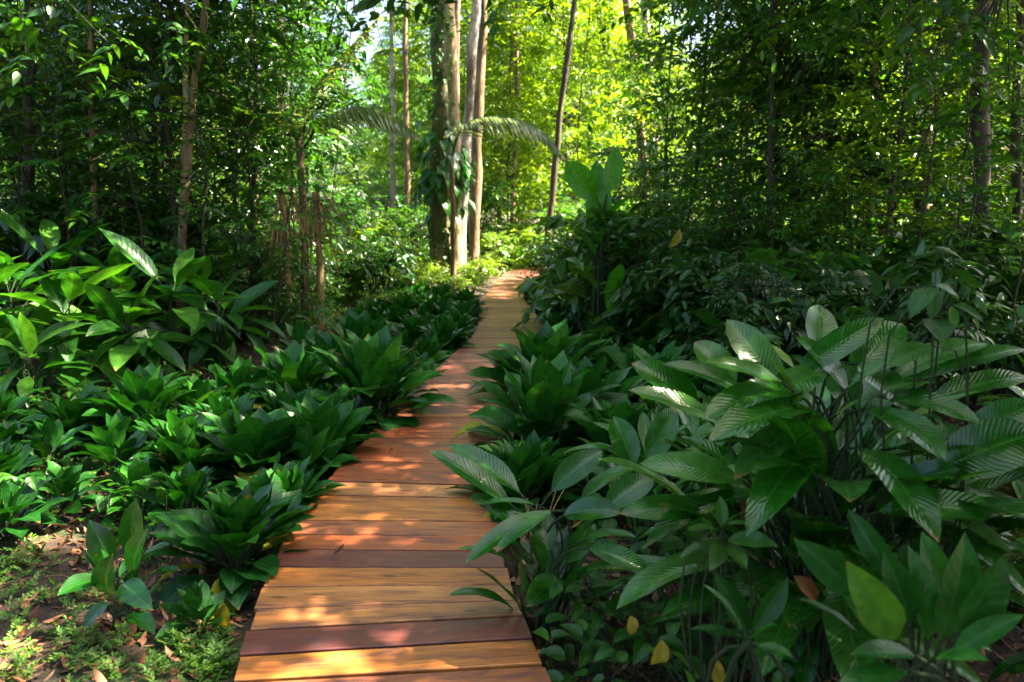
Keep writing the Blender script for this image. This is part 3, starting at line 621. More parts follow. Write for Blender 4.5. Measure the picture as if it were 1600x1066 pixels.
spec_plant('glossy_leaf_plant', 'tallest glossy long-leaved plant fanning out in front of the dark pool', 'plant', gA, [
 (1225, 622, 2.7, 1128, 503, 2.9, 62, CAMUP), (1278, 560, 2.9, 1284, 478, 3.1, 56, (0, -1, .3), .3), (1240, 588, 2.7, 1380, 497, 2.8, 46, CAMUP),
 (1328, 596, 2.75, 1398, 500, 3.0, 62, (-.3, -.8, .4)), (1325, 606, 2.6, 1472, 546, 2.6, 46), (1390, 596, 2.9, 1530, 530, 3.1, 50, (0, -.4, .9)),
 (1440, 592, 3.0, 1608, 550, 3.1, 42, (0, -.4, .9)), (1450, 626, 2.9, 1612, 592, 3.0, 46, (0, -.5, .9)), (1508, 690, 2.6, 1615, 628, 2.6, 62, (-.2, -.8, .6)),
 (1460, 735, 2.4, 1618, 672, 2.4, 92, (-.2, -.8, .5)), (1372, 800, 2.3, 1568, 806, 2.2, 66, (0, -.5, .85), .7), (1300, 652, 2.6, 1470, 598, 2.5, 34),
 (1325, 612, 2.7, 1243, 526, 2.75, 46, (.3, -.6, .6)), (1222, 597, 2.5, 1100, 565, 2.45, 44, (0, -.45, .9), .3), (1240, 575, 2.8, 1172, 537, 2.9, 40),
 (1150, 602, 2.8, 1078, 540, 2.9, 58, (.1, -.7, .7)), (1170, 618, 2.7, 1036, 565, 2.75, 34, (0, -.5, .8)), (1095, 640, 2.7, 986, 568, 2.75, 64, (.1, -.6, .8)),
 (1128, 664, 2.6, 982, 610, 2.6, 42, (0, -.5, .85)), (1250, 690, 2.5, 1145, 615, 2.5, 44), (1160, 752, 2.4, 1000, 722, 2.45, 54, (0, -.6, .7)),
 (1148, 742, 2.5, 1050, 716, 2.5, 26), (1110, 800, 2.5, 972, 815, 2.4, 52, (0, -.6, .8), .8), (1330, 640, 2.9, 1300, 560, 3.0, 60, (0, -.8, .5)),
 (1370, 690, 2.5, 1470, 650, 2.4, 52), (1230, 720, 2.4, 1120, 690, 2.3, 46), (1400, 760, 2.4, 1500, 730, 2.3, 50, (0, -.6, .8)),
 (1250, 660, 2.6, 1200, 560, 2.6, 44), (1350, 660, 2.6, 1440, 600, 2.7, 44), (1270, 740, 2.3, 1180, 740, 2.2, 44, (0, 0, 1), .9)], fill=110, fillL=.5, fillW=.14, fh=.72, fe=(-25, 45), hang=[
 (1270, 640, 2.55, 1120, 700, 2.2, 66, .7), (1270, 670, 2.5, 1140, 745, 2.3, 60, .9), (1350, 640, 2.55, 1480, 720, 2.2, 66, .7),
 (1260, 610, 2.6, 1090, 650, 2.35, 60, .6), (1360, 620, 2.6, 1530, 665, 2.35, 60, .6), (1280, 700, 2.5, 1150, 830, 2.15, 66, .9),
 (1340, 700, 2.5, 1450, 850, 2.1, 66, .9), (1290, 580, 2.7, 1180, 640, 2.5, 60, .6), (1340, 570, 2.7, 1420, 650, 2.5, 60, .6), (1400, 700, 2.6, 1560, 740, 2.4, 64, .6)])
gB = gp(852, 1000, -.15)
spec_plant('glossy_leaf_plant', 'glossy long-leaved plant reaching across the planks beside dry straw stems', 'plant', gB, [
 (800, 790, 3.25, 668, 705, 3.35, 46, (0, -.3, .95), .35), (812, 770, 3.35, 708, 690, 3.6, 46, (.1, -.4, .9), .3), (815, 828, 3.1, 738, 772, 3.3, 40, (0, -.3, 1)),
 (862, 798, 3.1, 722, 878, 2.85, 42, (0, -.25, 1), .45), (840, 790, 3.2, 742, 790, 3.2, 24), (862, 768, 3.2, 940, 703, 3.3, 48, (-.2, -.7, .7)),
 (862, 800, 3.0, 782, 868, 2.8, 34), (945, 795, 3.1, 1020, 745, 3.2, 50, (0, -.6, .8)), (880, 806, 3.0, 972, 800, 2.9, 46, (0, -.6, .8), .9),
 (920, 857, 2.9, 1018, 896, 2.8, 42, (0, -.5, .85), .6), (910, 845, 3.0, 995, 838, 2.95, 36), (880, 905, 3.0, 818, 945, 2.8, 48, (0, -.6, .8), .9), (885, 880, 3.0, 925, 810, 3.1, 40, (.3, -.8, .4)),
 (860, 860, 3.0, 800, 800, 3.1, 32)], fill=16, fillL=.28, fillW=.08, fh=.28)
gC = gp(1010, 850, -.15)
spec_plant('glossy_leaf_plant', 'half hidden glossy plant with torn leaves behind the straw stems', 'plant', gC, [
 (1000, 730, 3.3, 905, 780, 3.2, 44), (1010, 720, 3.4, 1060, 640, 3.5, 46, (0, -.8, .5)), (990, 730, 3.4, 960, 650, 3.5, 46, (0, -.9, .4)), (1040, 740, 3.3, 1110, 700, 3.3, 46)], fill=30, fillL=.36, fillW=.1, fh=.42, fe=(-10, 60))
gD = gp(190, 985, -.17)
spec_plant('broad_leaf_plant', 'low plant with shiny rounded leaves on slim stems in leaf litter, bottom left', 'plant', gD, [
 (178, 935, 3.1, 172, 862, 3.0, 56, (0, -.7, .7), .9), (158, 905, 3.1, 88, 930, 2.95, 42, (0, -.5, .9), .7), (205, 900, 3.15, 232, 825, 3.1, 48, (-.3, -.8, .5), .5),
 (190, 912, 3.05, 238, 955, 2.9, 44, (0, -.6, .8), .8), (205, 870, 3.3, 212, 778, 3.3, 44, (0, -1, .2), .2), (175, 880, 3.2, 140, 812, 3.2, 46, (.4, -.8, .3)),
 (215, 880, 3.3, 268, 850, 3.3, 40), (160, 900, 3.3, 128, 860, 3.3, 36), (225, 905, 3.2, 275, 895, 3.1, 36), (200, 960, 2.9, 245, 990, 2.8, 36), (170, 940, 2.9, 130, 985, 2.8, 34)], fill=4, fillL=.16, fillW=.06, fh=.22, kind='broad', pr=.004)

# dry straw stems and odd leaves
def straw(px, py, label, n=9, h=.35, wid=.1):
    g = gp(px, py, -.14); b = MB()
    for i in range(n):
        a = rng.normal(0, 1, 2) * wid; top = np.array([a[0] * 1.6, a[1], h * rng.uniform(.6, 1.1)]); m = top * .5 + np.array([rng.normal(0, .02), 0, .04])
        b.tube([[a[0] * .2, a[1] * .2, 0], m, top], [.004, .003, .002], 4)
    o = b.build('dry_stems', M['straw']); o.location = tuple(g); tag(o, label, 'dead stems')
straw(835, 900, 'orange-brown dry stems poking up beside the overhanging glossy leaves', 14, .42, .07)
def single_leaf(px, py, z, wpx, lpx, mat, name, label, d, n=(0, 0, 1), cat='leaf', bend=.8, fold=.5, kind='broad', Y=None, side=.1, group=None):
    g = gp(px, py, z) if Y is None else at(px, py, Y); b = MB(); Yd = g[1]
    b.leaves([0, 0, 0], d, n, lpx / FPX * Yd, wpx / FPX * Yd * .85, bend, fold, kind, .12, .5, side + .15, cols=7)
    o = b.build(name, M[mat]); o.location = tuple(g); tag(o, label, cat, group)
single_leaf(517, 868, .012, 13, 34, 'litter', 'fallen_leaf', 'curled red-brown fallen leaf on the bright orange plank', (1, .25, .15), bend=-1.3, fold=.9)
single_leaf(606, 708, .010, 8, 13, 'litter', 'fallen_leaf', 'small dark brown fallen leaf on the reddish plank', (.8, .3, .3), bend=-1.0, fold=.9)
single_leaf(228, 750, -.02, 22, 44, 'yellow', 'fallen_leaf', 'yellow fallen leaf caught on dark rosettes, left bed', (1, -.15, .25))
single_leaf(1034, 1000, 0, 38, 52, 'yellow', 'yellow_leaf', 'yellow drooping leaf near the bottom edge, right of the boardwalk', (0, -.25, -1), (0, -1, .1), Y=2.15)
single_leaf(985, 962, 0, 26, 34, 'yellow', 'yellow_leaf', 'small yellow-green leaf above the larger yellow one, bottom centre', (.2, -.3, -.6), (0, -1, .2), Y=2.35)
single_leaf(1125, 1068, 0, 30, 40, 'yellow', 'yellow_leaf', 'orange-yellow leaf cut by the bottom border of the photo', (-.3, -.2, .8), (0, -1, .1), Y=2.0)
single_leaf(1240, 900, 0, 34, 74, 'brownleaf', 'brown_leaf', 'withered orange-brown leaf hanging behind the blurred foreground plant', (.8, -.1, -.5), (0, -1, .3), Y=2.1)
single_leaf(1160, 775, 0, 28, 60, 'brownleaf', 'brown_leaf', 'crumpled brown leaf under the tallest glossy plant', (.3, -.1, -.8), (0, -1, .3), Y=2.55)
single_leaf(1062, 358, 0, 16, 34, 'yellow', 'yellow_leaf', 'yellow leaf standing out on the dark shrub beyond the glossy plant', (-.15, 0, -1), (0, -1, .1), Y=8.1)
single_leaf(348, 940, 0, 38, 76, 'yellow', 'yellow_leaf', 'olive-yellow oval leaf hanging beside the planks, lower left', (.05, -.1, -1), (0, -1, .15), Y=3.05)

# near, blurred plants at the bottom right
gE = at(1440, 1120, 1.75); gE[2] = float(gz(gE[0], gE[1]))
spec_plant('broad_leaf_plant', 'out-of-focus plant with large upright oval leaves in the bottom right corner', 'plant', gE, [
 (1400, 1000, 1.72, 1330, 872, 1.7, 72, (-.3, -1, .4)), (1420, 970, 1.8, 1385, 862, 1.8, 62, (-.2, -1, .5)), (1470, 1000, 1.8, 1500, 830, 1.85, 84, (.2, -1, .2)),
 (1500, 985, 1.75, 1555, 868, 1.75, 90, (.3, -1, .3)), (1390, 900, 1.9, 1325, 795, 1.95, 44, (-.2, -1, .3)), (1345, 930, 1.9, 1245, 838, 1.95, 60, (-.3, -.9, .4)),
 (1350, 1000, 1.8, 1245, 935, 1.8, 36), (1490, 1020, 1.7, 1600, 960, 1.7, 44, (0, -.4, .9)), (1430, 1025, 1.6, 1325, 1020, 1.55, 44, (0, -.3, 1)),
 (1460, 1030, 1.6, 1545, 1035, 1.5, 46, (0, -.3, 1)), (1420, 1050, 1.55, 1300, 1085, 1.5, 60), (1480, 960, 1.9, 1440, 830, 1.95, 56, (0, -1, .2)), (1450, 1000, 1.8, 1430, 850, 1.85, 50, (.1, -1, .2))], mat='rosette', kind='broad', fill=5, fillL=.16, fillW=.06, fh=.2, sag=.4, fold=.3)
gF = at(1170, 1120, 1.95); gF[2] = float(gz(gF[0], gF[1]))
spec_plant('broad_leaf_plant', 'out-of-focus plant with pointed leaves left of the bottom right corner plant', 'plant', gF, [
 (1168, 990, 1.95, 1125, 890, 1.95, 42, (0, -1, .3)), (1175, 985, 1.95, 1228, 900, 1.98, 44, (.2, -.9, .4)), (1160, 985, 1.9, 1098, 912, 1.92, 34), (1172, 1000, 1.85, 1215, 975, 1.8, 30),
 (1165, 1000, 1.9, 1080, 985, 1.9, 32), (1180, 1010, 1.9, 1240, 1030, 1.85, 34)], mat='rosette', kind='rosette', fill=6, fillL=.14, fillW=.045, fh=.2, sag=.3, fold=.35)
gG = at(1130, 1000, 2.25); gG[2] = float(gz(gG[0], gG[1]))
spec_plant('leafy_herb', 'pale-green herb with mottled toothed leaves below the tallest glossy plant', 'plant', gG, [
 (1130, 830, 2.25, 1100, 792, 2.25, 22), (1130, 826, 2.25, 1165, 800, 2.2, 20), (1128, 826, 2.25, 1125, 775, 2.3, 22), (1135, 845, 2.25, 1218, 850, 2.15, 34, (0, -.6, .8), .7),
 (1130, 845, 2.25, 1105, 890, 2.1, 34, (0, -.8, .6)), (1125, 830, 2.25, 1072, 830, 2.2, 26), (1135, 850, 2.25, 1158, 890, 2.1, 32, (0, -.8, .6)), (1135, 820, 2.25, 1180, 822, 2.25, 20), (1128, 850, 2.25, 1060, 872, 2.2, 30)], mat='mid', kind='rosette', fill=14, fillL=.1, fillW=.045, fh=.35, pr=.003)
gH = at(1455, 1000, 2.35); gH[2] = float(gz(gH[0], gH[1]))
spec_plant('sapling', 'thin sapling with drooping oval leaves rising over the glossy plant', 'sapling', gH, [
 (1458, 448, 2.35, 1422, 498, 2.3, 34, (-.6, -.6, .5), .7), (1460, 448, 2.35, 1450, 500, 2.3, 26, (0, -.8, .5)), (1462, 447, 2.35, 1500, 470, 2.35, 30, (.2, -.4, .9)), (1488, 475, 2.35, 1536, 505, 2.3, 30, (.2, -.4, .9)),
 (1488, 478, 2.35, 1488, 520, 2.3, 18, (0, -1, .2)), (1458, 500, 2.35, 1470, 535, 2.25, 46, (0, -.4, .9)), (1455, 540, 2.35, 1388, 575, 2.3, 42, (0, -.4, .9))], mat='broad', kind='broad', sag=.5, pr=.003)

# small heart-leaved creepers along the right edge
HRT = []
for i in range(4):
    r = np.random.default_rng(60 + i); lb, sb = MB(), MB()
    for j in range(20):
        a, q = r.random() * 6.28, r.random() ** .5 * .2; p = np.array([math.cos(a) * q, math.sin(a) * q, r.uniform(.06, .3)]); az = r.random() * 6.28; e = r.normal(.1, .4)
        d = np.array([math.cos(az) * math.cos(e), math.sin(az) * math.cos(e), math.sin(e)]); l_ = r.uniform(.06, .12)
        lb.leaves(p, d, [0, -.3, 1], l_, l_ * .62, .8, .3, 'heart', .03, r.random()); petiole(sb, p * [.3, .3, 0], p, d, .002, .0015, 4, 3)
    HRT.append([('foliage', lb.mesh('foliage', M['broad'])), ('stem', sb.mesh('stem', M['stem']))])
hp = [(900, 1050), (960, 1010), (880, 985), (940, 960), (1010, 1070), (1060, 1000), (930, 1090), (1000, 940), (1090, 1060), (1080, 930), (1180, 1080), (1030, 890), (1120, 960), (1250, 1010), (1300, 930), (1380, 890), (1500, 900), (1560, 860), (1580, 930), (980, 880)]
for i, (px, py) in enumerate(sorted(hp)):
    g = gp(px, py, -.15)
    inst(HRT[i % 4], 'creeping_plant', f'low heart-leaved plant in the shade, {ordn(i)} from the boardwalk along the lower right', 'plant', (g[0], g[1], float(gz(g[0], g[1]))), rng.random() * 6.28, rng.uniform(.8, 1.3), 'low heart-leaved plants, lower right')
hp = [(40, 640), (110, 620), (20, 720), (180, 640), (60, 580), (150, 560), (280, 640), (330, 600), (30, 800), (200, 800), (250, 850)]
for i, (px, py) in enumerate(sorted(hp)):
    g = gp(px, py + 30, -.15)
    inst(HRT[i % 4], 'creeping_plant', f'low heart-leaved plant in the left bed, {ordn(i)} counting from the left border', 'plant', (g[0], g[1], float(gz(g[0], g[1]))), rng.random() * 6.28, rng.uniform(1., 1.5), 'low heart-leaved plants, left bed')

# ------------------------------------------------------------------ broad-leaved cluster at the left
rng = np.random.default_rng(703)
BRD = [kit_broad(200 + i, nl=n, L=l, H=h, Wf=w) for i, (n, l, h, w) in enumerate([(24, .5, .7, .35), (20, .54, .78, .33), (26, .46, .62, .36), (18, .55, .82, .34)])]
BP = [(20, 640, 7.6, 1.29), (110, 640, 7.3, 1.24), (40, 640, 6.6, 0.97), (200, 640, 7.4, 1.20), (270, 640, 7.7, 1.20), (345, 640, 8.0, 1.10), (-50, 640, 7.0, 1.29), (90, 640, 8.6, 1.38), (190, 640, 8.6, 1.29), (300, 640, 9.0, 1.24)]
for i, (px, py, Y, s) in enumerate(sorted(BP)):
    x = (px - 800) / FPX * Y * 1.01
    inst(BRD[i % 4], 'broad_leaf_plant', f'tall broad-leaved plant of the left cluster, {ordn(i)} counting from the left border', 'plant', (x, Y, float(gz(x, Y))), rng.random() * 6.28, s, 'tall broad-leaved plants, left cluster')
for i, (px, Y, s) in enumerate([(1160, 7.6, .8), (960, 8.8, .7), (1010, 9.6, .8), (1230, 9.0, .8)]):
    x = (px - 800) / FPX * Y
    inst(BRD[(i + 1) % 4], 'broad_leaf_plant', ['broad-leaved plant with strap-like shoots behind the right-hand rosettes', 'low broad-leaved plant by the right bend of the boardwalk', 'broad-leaved plant under the yellow leaf', 'broad-leaved plant in the dark behind the tallest glossy plant'][i], 'plant', (x, Y, float(gz(x, Y))), rng.random() * 6.28, s)

rng = np.random.default_rng(801)
# saplings with level leafy branches in front of the thickets
SAP = {'s': kit_sapling(601, 3.0, 1.3, 11, .9, .15, .46, 8, 'mid'), 't': kit_sapling(602, 2.6, .9, 14, .7, .085, .42, 13, 'dark'), 'u': kit_sapling(603, 3.6, 1.8, 12, .9, .12, .45, 10, 'bright'), 'v': kit_sapling(604, 2.2, .5, 14, .6, .10, .45, 9, 'dark'), 'w': kit_sapling(605, 3.4, 1.2, 16, .85, .07, .45, 15, 'mid')}
SN = {'s': 'sapling with large oval leaves', 't': 'dark sapling with fine leaf rows', 'u': 'bright-leaved slender sapling', 'v': 'short dark sapling', 'w': 'feathery sapling'}
def saps(lst, where, group):
    cnt = {}
    for px, Y, k, s in sorted(lst):
        i = cnt.get(k, 0); cnt[k] = i + 1; x = (px - 800) / FPX * Y
        inst(SAP[k], 'sapling', f'{SN[k]}, {ordn(i)} from the left, {where}', 'sapling', (x, Y, float(gz(x, Y))), rng.random() * 6.28, s, group, (rng.normal(0, .06), rng.normal(0, .06)))
saps([(110, 9.3, 's', 1.1), (240, 9.6, 's', 1.05), (10, 9.6, 't', 1.35), (90, 9.9, 'w', 1.35), (-30, 9.4, 'w', 1.3), (330, 9.0, 't', 1.2), (420, 9.6, 's', 1.0), (380, 10.5, 'w', 1.3), (170, 10, 't', 1.3),
 (270, 9.8, 'u', 1.2), (40, 9.5, 'u', 1.15), (330, 12, 'w', 1.5)], 'before the left thicket', 'saplings before the left thicket')
saps([(1060, 9.5, 'v', 1.1), (1130, 10, 't', 1.2), (1010, 10.5, 'v', 1.1), (1200, 9, 'v', 1.1), (1280, 9.6, 't', 1.15), (1360, 8.6, 's', .8), (1440, 8.4, 'w', 1.1), (1530, 7.6, 't', 1.1), (1590, 7.0, 's', .95), (1250, 11.5, 'w', 1.35), (1330, 11, 's', 1.1), (1100, 13, 'u', 1.4),
 (1180, 13, 'u', 1.4), (1050, 14, 'w', 1.4), (1480, 10, 't', 1.4), (1400, 10.5, 't', 1.4), (960, 14, 'v', 1.3), (1160, 15.5, 'u', 1.6)], 'before the right thicket', 'saplings before the right thicket')
GLK = [kit_broad(620 + i, nl=26, L=.42, Wf=.24, H=.5, mat='bigleaf', kind='big', el=(65, -30), bend=(.4, 1.1)) for i in range(3)]
for i, (x, y, s) in enumerate([(1.0, 3.9, .8), (1.75, 3.6, .95), (2.3, 3.2, 1.0), (1.5, 4.4, .8), (2.0, 2.5, .8), (1.2, 2.9, .75), (2.15, 4.5, .75), (2.9, 3.0, .9), (1.1, 4.6, .85), (1.9, 5.3, .9), (2.7, 6.2, 1.), (3.6, 5.2, 1.)]):
    inst(GLK[i % 3], 'glossy_leaf_plant', f'low dark glossy-leaved plant under the tallest one, {ordn(i)} nearest the planks' if False else 'low dark glossy plant ' + ['behind the torn-leaved plant', 'directly behind the tallest glossy plant', 'right of the tallest glossy plant by the water', 'between the tallest glossy plant and the rosettes', 'in front of the water near the right border', 'under the left leaves of the tallest glossy plant', 'at the far rim of the dark pool', 'in the water at the right border', 'beside the right-hand rosette rows', 'in the gloom left of the dark pool', 'behind the dark pool by the shrubs', 'behind the dark pool near the dark thick trunk'][i], 'plant', (x, y, float(gz(x, y))), rng.random() * 6.28, s)

# banana-like plant
gI = at(935, 470, 9.2); gI[2] = float(gz(gI[0], gI[1]))
spec_plant('banana_plant', 'banana-like plant with huge upright paddle leaves right of the palm frond', 'plant', gI, [
 (942, 365, 9.2, 930, 250, 9.3, 36, (0, -1, .2), .3), (930, 312, 9.2, 884, 252, 9.1, 42, (-.2, -1, .3), .5), (948, 305, 9.2, 964, 230, 9.35, 32, (.3, -1, .2), .25), (938, 380, 9.1, 924, 300, 9.0, 28, (0, -1, .2), .3),
 (952, 340, 9.2, 985, 310, 9.0, 22), (925, 330, 9.2, 862, 305, 9.0, 10, (0, -.3, 1), .8), (930, 400, 9.2, 895, 360, 9.1, 26), (950, 400, 9.2, 1000, 370, 9.1, 24)], fill=4, fillL=.8, fillW=.2, fh=.9, pr=.012, mat='banana')

# ------------------------------------------------------------------ palm with arching fronds
rng = np.random.default_rng(704)
def frond(b, tb, pts, ll, n=48, hang=.8):
    pts = np.array(pts, float); t = np.linspace(0, 1, 24); k = np.linspace(0, 1, len(pts))
    # smooth interpolation through the points
    c = np.stack([np.interp(t, k, pts[:, i]) for i in range(3)], 1)
    for _ in range(3): c[1:-1] = (c[:-2] + c[1:-1] * 2 + c[2:]) / 4
    tb.tube(c, np.linspace(.02, .004, 24), 5)
    u = np.linspace(.16, 1, n); P = np.stack([np.interp(u, t, c[:, i]) for i in range(3)], 1)
    T = unit(np.stack([np.interp(u, t, np.gradient(c[:, i])) for i in range(3)], 1)); up = np.array([0, 0, 1.])
    sd = unit(np.cross(T, up)); Lf = ll * np.sin(np.clip(u, 0, .97) * np.pi * .93 + .25) ** .7
    for s in (1, -1):
        D = T * .55 + s * sd * .75 + up * (.25 - hang * .6) + rng.normal(0, .05, (n, 3))
        b.leaves(P, D, up + s * sd * .3, Lf * rng.uniform(.85, 1.1, n), .065, hang * 1.1, .4, 'strap', 0, cols=3)
def palm(px, pY, h, label, fronds, ll):
    g = at(px, 300, pY); g[2] = float(gz(g[0], g[1])); t = thing('palm', label, 'palm', tuple(g)); b, tb, st = MB(), MB(), MB()
    st.tube([[0, 0, 0], [.03, 0, h * .5], [0, .02, h]], [.07, .055, .05], 8, .1)
    for f in fronds: frond(b, tb, [at(*p) - g for p in f], ll)
    b.build('fronds', M['palm'], t); tb.build('rachis', M['stem'], t); st.build('stem', M['bark_brown'], t)
palm(706, 16.6, 2.6, 'palm with long frond arching right across the pale trunks', [
 [(706, 245, 16.6), (716, 205, 16.4), (740, 184, 16.2), (800, 182, 16.0), (850, 203, 15.9), (888, 258, 15.8)]], .72)
palm(470, 11.6, 2.8, 'palm with blue-green frond hanging left of the mossy trunk', [
 [(470, 240, 11.6), (500, 190, 11.4), (545, 166, 11.2), (600, 172, 11.1), (655, 215, 11.0)],
 [(470, 240, 11.6), (450, 180, 11.7), (400, 160, 11.8), (350, 190, 11.9)], [(470, 240, 11.6), (480, 170, 12.0), (520, 100, 12.3), (590, 30, 12.6)]], .6)

# ------------------------------------------------------------------ trees with trunks where the photo shows them
rng = np.random.default_rng(705)
CR = [kit_crown(300 + i, *a) for i, a in enumerate([(2.6, 1.5), (2.2, 1.8), (2.9, 1.4), (2.4, 1.6)])]
CRS = [kit_crown(330 + i, 2.6, 1.6, 20, mat='mid') for i in range(2)]
CRB = [kit_crown(320 + i, *a, mat='bright') for i, a in enumerate([(2.4, 1.5), (2.1, 1.7)])]
def tall_tree(label, pts, Y, wpx, bark, H, ncr=2, lean=None, bright=False, sides=12, group=None, crowns=True):
    """pts: two or more photo points along the trunk, top first; carried on to the ground and up to height H"""
    P = np.array([at(px, py, Y) for px, py in pts][::-1])
    if len(P) == 1: P = np.vstack([P, P + [0, 0, 1]])
    d0 = (P[1] - P[0]) / (P[1, 2] - P[0, 2]); g = P[0] + d0 * (-.25 - P[0, 2]); d1 = (P[-1] - P[-2]) / (P[-1, 2] - P[-2, 2])
    tp = P[-1] + d1 * (H - P[-1, 2]) * [.6, .6, 1] if H > P[-1, 2] else None
    ctrl = np.vstack([[g], P, [tp]]) if tp is not None else np.vstack([[g], P])
    z = ctrl[:, 2]; zz = np.linspace(z[0], z[-1], 26); base = np.array([g[0], g[1], float(gz(g[0], g[1]))])
    c = np.stack([np.interp(zz, z, ctrl[:, 0]), np.interp(zz, z, ctrl[:, 1]), zz], 1)
    for _ in range(2): c[1:-1] = (c[:-2] + c[1:-1] * 2 + c[2:]) / 4
    c[1:-1, :2] += rng.normal(0, wpx / FPX * Y * .09, (24, 2))
    r0 = wpx / FPX * Y / 2; tt = np.linspace(0, 1, 26); rad = r0 * (1.12 - .45 * tt) + r0 * .5 * np.exp(-tt * 22)
    t = thing('tree', label, 'tree', tuple(base), group=group); b = MB(); b.tube(c - base, rad * (1 + .12 * np.sin(np.arange(26) * 1.7 + Y)), sides, .22); b.build('trunk', M[bark], t)
    if crowns:
        for i in range(ncr):
            cm, lm = (CRB if bright else CR)[rng.integers(2 if bright else 4)]
            o = link('crown', cm, t); off = rng.normal(0, .9, 2) if i else np.zeros(2)
            o.location = (c[-1, 0] - base[0] + off[0], c[-1, 1] - base[1] + off[1], H - base[2] + .8 - 1.7 * i); o.rotation_euler = (0, 0, rng.random() * 6.28)
            if i == 0: q = link('limb', lm, t); q.location = o.location; q.rotation_euler = o.rotation_euler
    return t
tall_tree('mossy brown trunk wrapped in climbing leaves, left of the bright one', [(691, 0), (690, 180), (688, 372)], 19, 29, 'bark_moss', 17)
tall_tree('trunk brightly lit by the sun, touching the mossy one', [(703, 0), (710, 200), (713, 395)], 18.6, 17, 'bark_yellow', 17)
tall_tree('slim reddish trunk between the sunlit trunk and the pale mottled one', [(715, 25), (712, 165), (711, 330)], 22, 9, 'bark_red', 17)
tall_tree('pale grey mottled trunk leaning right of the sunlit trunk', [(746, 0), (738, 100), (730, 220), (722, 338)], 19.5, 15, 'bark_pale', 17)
tall_tree('dark trunk close behind the pale mottled one', [(757, 0), (748, 150), (742, 345)], 21, 14, 'bark_brown', 17)
tall_tree('thin straight brown trunk in the middle of the far clearing', [(808, 0), (807, 180), (799, 367)], 26, 7, 'bark_red', 11, 1, bright=True)
tall_tree('thin brown trunk left of the thin straight one in the clearing', [(800, 90), (785, 165), (781, 338)], 28, 6, 'bark_brown', 10, 1, bright=True)
tall_tree('dark slender trunk leaning right beyond the palm frond tip', [(900, 0), (880, 130), (864, 290)], 20, 9, 'bark_dark', 17, 1)
tall_tree('slender dark trunk forking high behind the banana-like plant', [(929, 0), (950, 80), (955, 180), (950, 330)], 24, 6, 'bark_dark', 17, 1)
tall_tree('reddish trunk leaning left of the grey one on the right', [(977, 0), (992, 90), (1001, 194), (1006, 330)], 19, 12, 'bark_red', 17, 1)
tall_tree('slim grey-pink trunk right of the leaning reddish one', [(1005, 0), (1015, 100), (1020, 200), (1027, 300)], 18, 11, 'bark_pale', 17, 1)
tall_tree('thin pale trunk far left of the mossy trunk', [(611, 0), (613, 136), (614, 300)], 25, 8, 'bark_pale', 12, 1, bright=True)
tall_tree('thin brownish trunk between the far pale one and the mossy trunk', [(632, 0), (634, 165), (636, 300)], 24, 8, 'bark_brown', 12, 1, bright=True)
tall_tree('slim yellow-brown trunk leaning right in the left thicket', [(324, 0), (307, 100), (296, 200), (286, 385)], 9.5, 11, 'bark_brown', 9, 3)
tall_tree('thin pale trunk beside the leaning yellow-brown one', [(293, 0), (291, 80), (289, 200), (282, 380)], 10.2, 8, 'bark_yellow', 9, 3)
tall_tree('thin brown trunk in the dark left thicket', [(140, 0), (143, 150), (150, 370)], 9.8, 9, 'bark_brown', 9, 3)
tall_tree('dark trunk near the left border of the photo', [(45, 0), (50, 150), (40, 330)], 11, 16, 'bark_dark', 10, 2)
tall_tree('dark thin trunk behind the left thicket', [(243, 0), (240, 200), (243, 350)], 12, 9, 'bark_dark', 10, 3)
tall_tree('brown trunk half hidden by leaves left of the hanging frond', [(395, 0), (400, 200), (398, 380)], 14, 12, 'bark_brown', 11, 3)
tall_tree('brown trunk with peeling bark between dead hanging fronds', [(437, 0), (438, 200), (437, 400)], 15.5, 12, 'bark_red', 11, 3)
tall_tree('pale lit slim trunk high in the right thicket', [(1120, 0), (1125, 60), (1122, 300)], 19, 9, 'bark_pale', 11, 1, bright=True)
tall_tree('brown trunk behind bright leaves right of centre', [(1165, 0), (1140, 140), (1142, 300)], 16, 10, 'bark_brown', 10, 1)
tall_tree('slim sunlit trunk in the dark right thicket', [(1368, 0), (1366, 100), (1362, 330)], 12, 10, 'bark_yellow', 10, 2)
tall_tree('stout dark brown trunk in the right thicket', [(1452, 0), (1448, 150), (1442, 370)], 11, 22, 'bark_brown', 10, 2)
tall_tree('thin trunk beside the stout dark brown one', [(1494, 0), (1493, 150), (1490, 370)], 11.5, 9, 'bark_brown', 10, 2)
tall_tree('very dark thick trunk near the right border', [(1536, 0), (1530, 150), (1536, 460)], 8.5, 24, 'bark_dark', 10, 2)
tall_tree('dark trunk cut by the right border of the photo', [(1592, 100), (1590, 200), (1588, 420)], 9.5, 14, 'bark_dark', 10, 2)
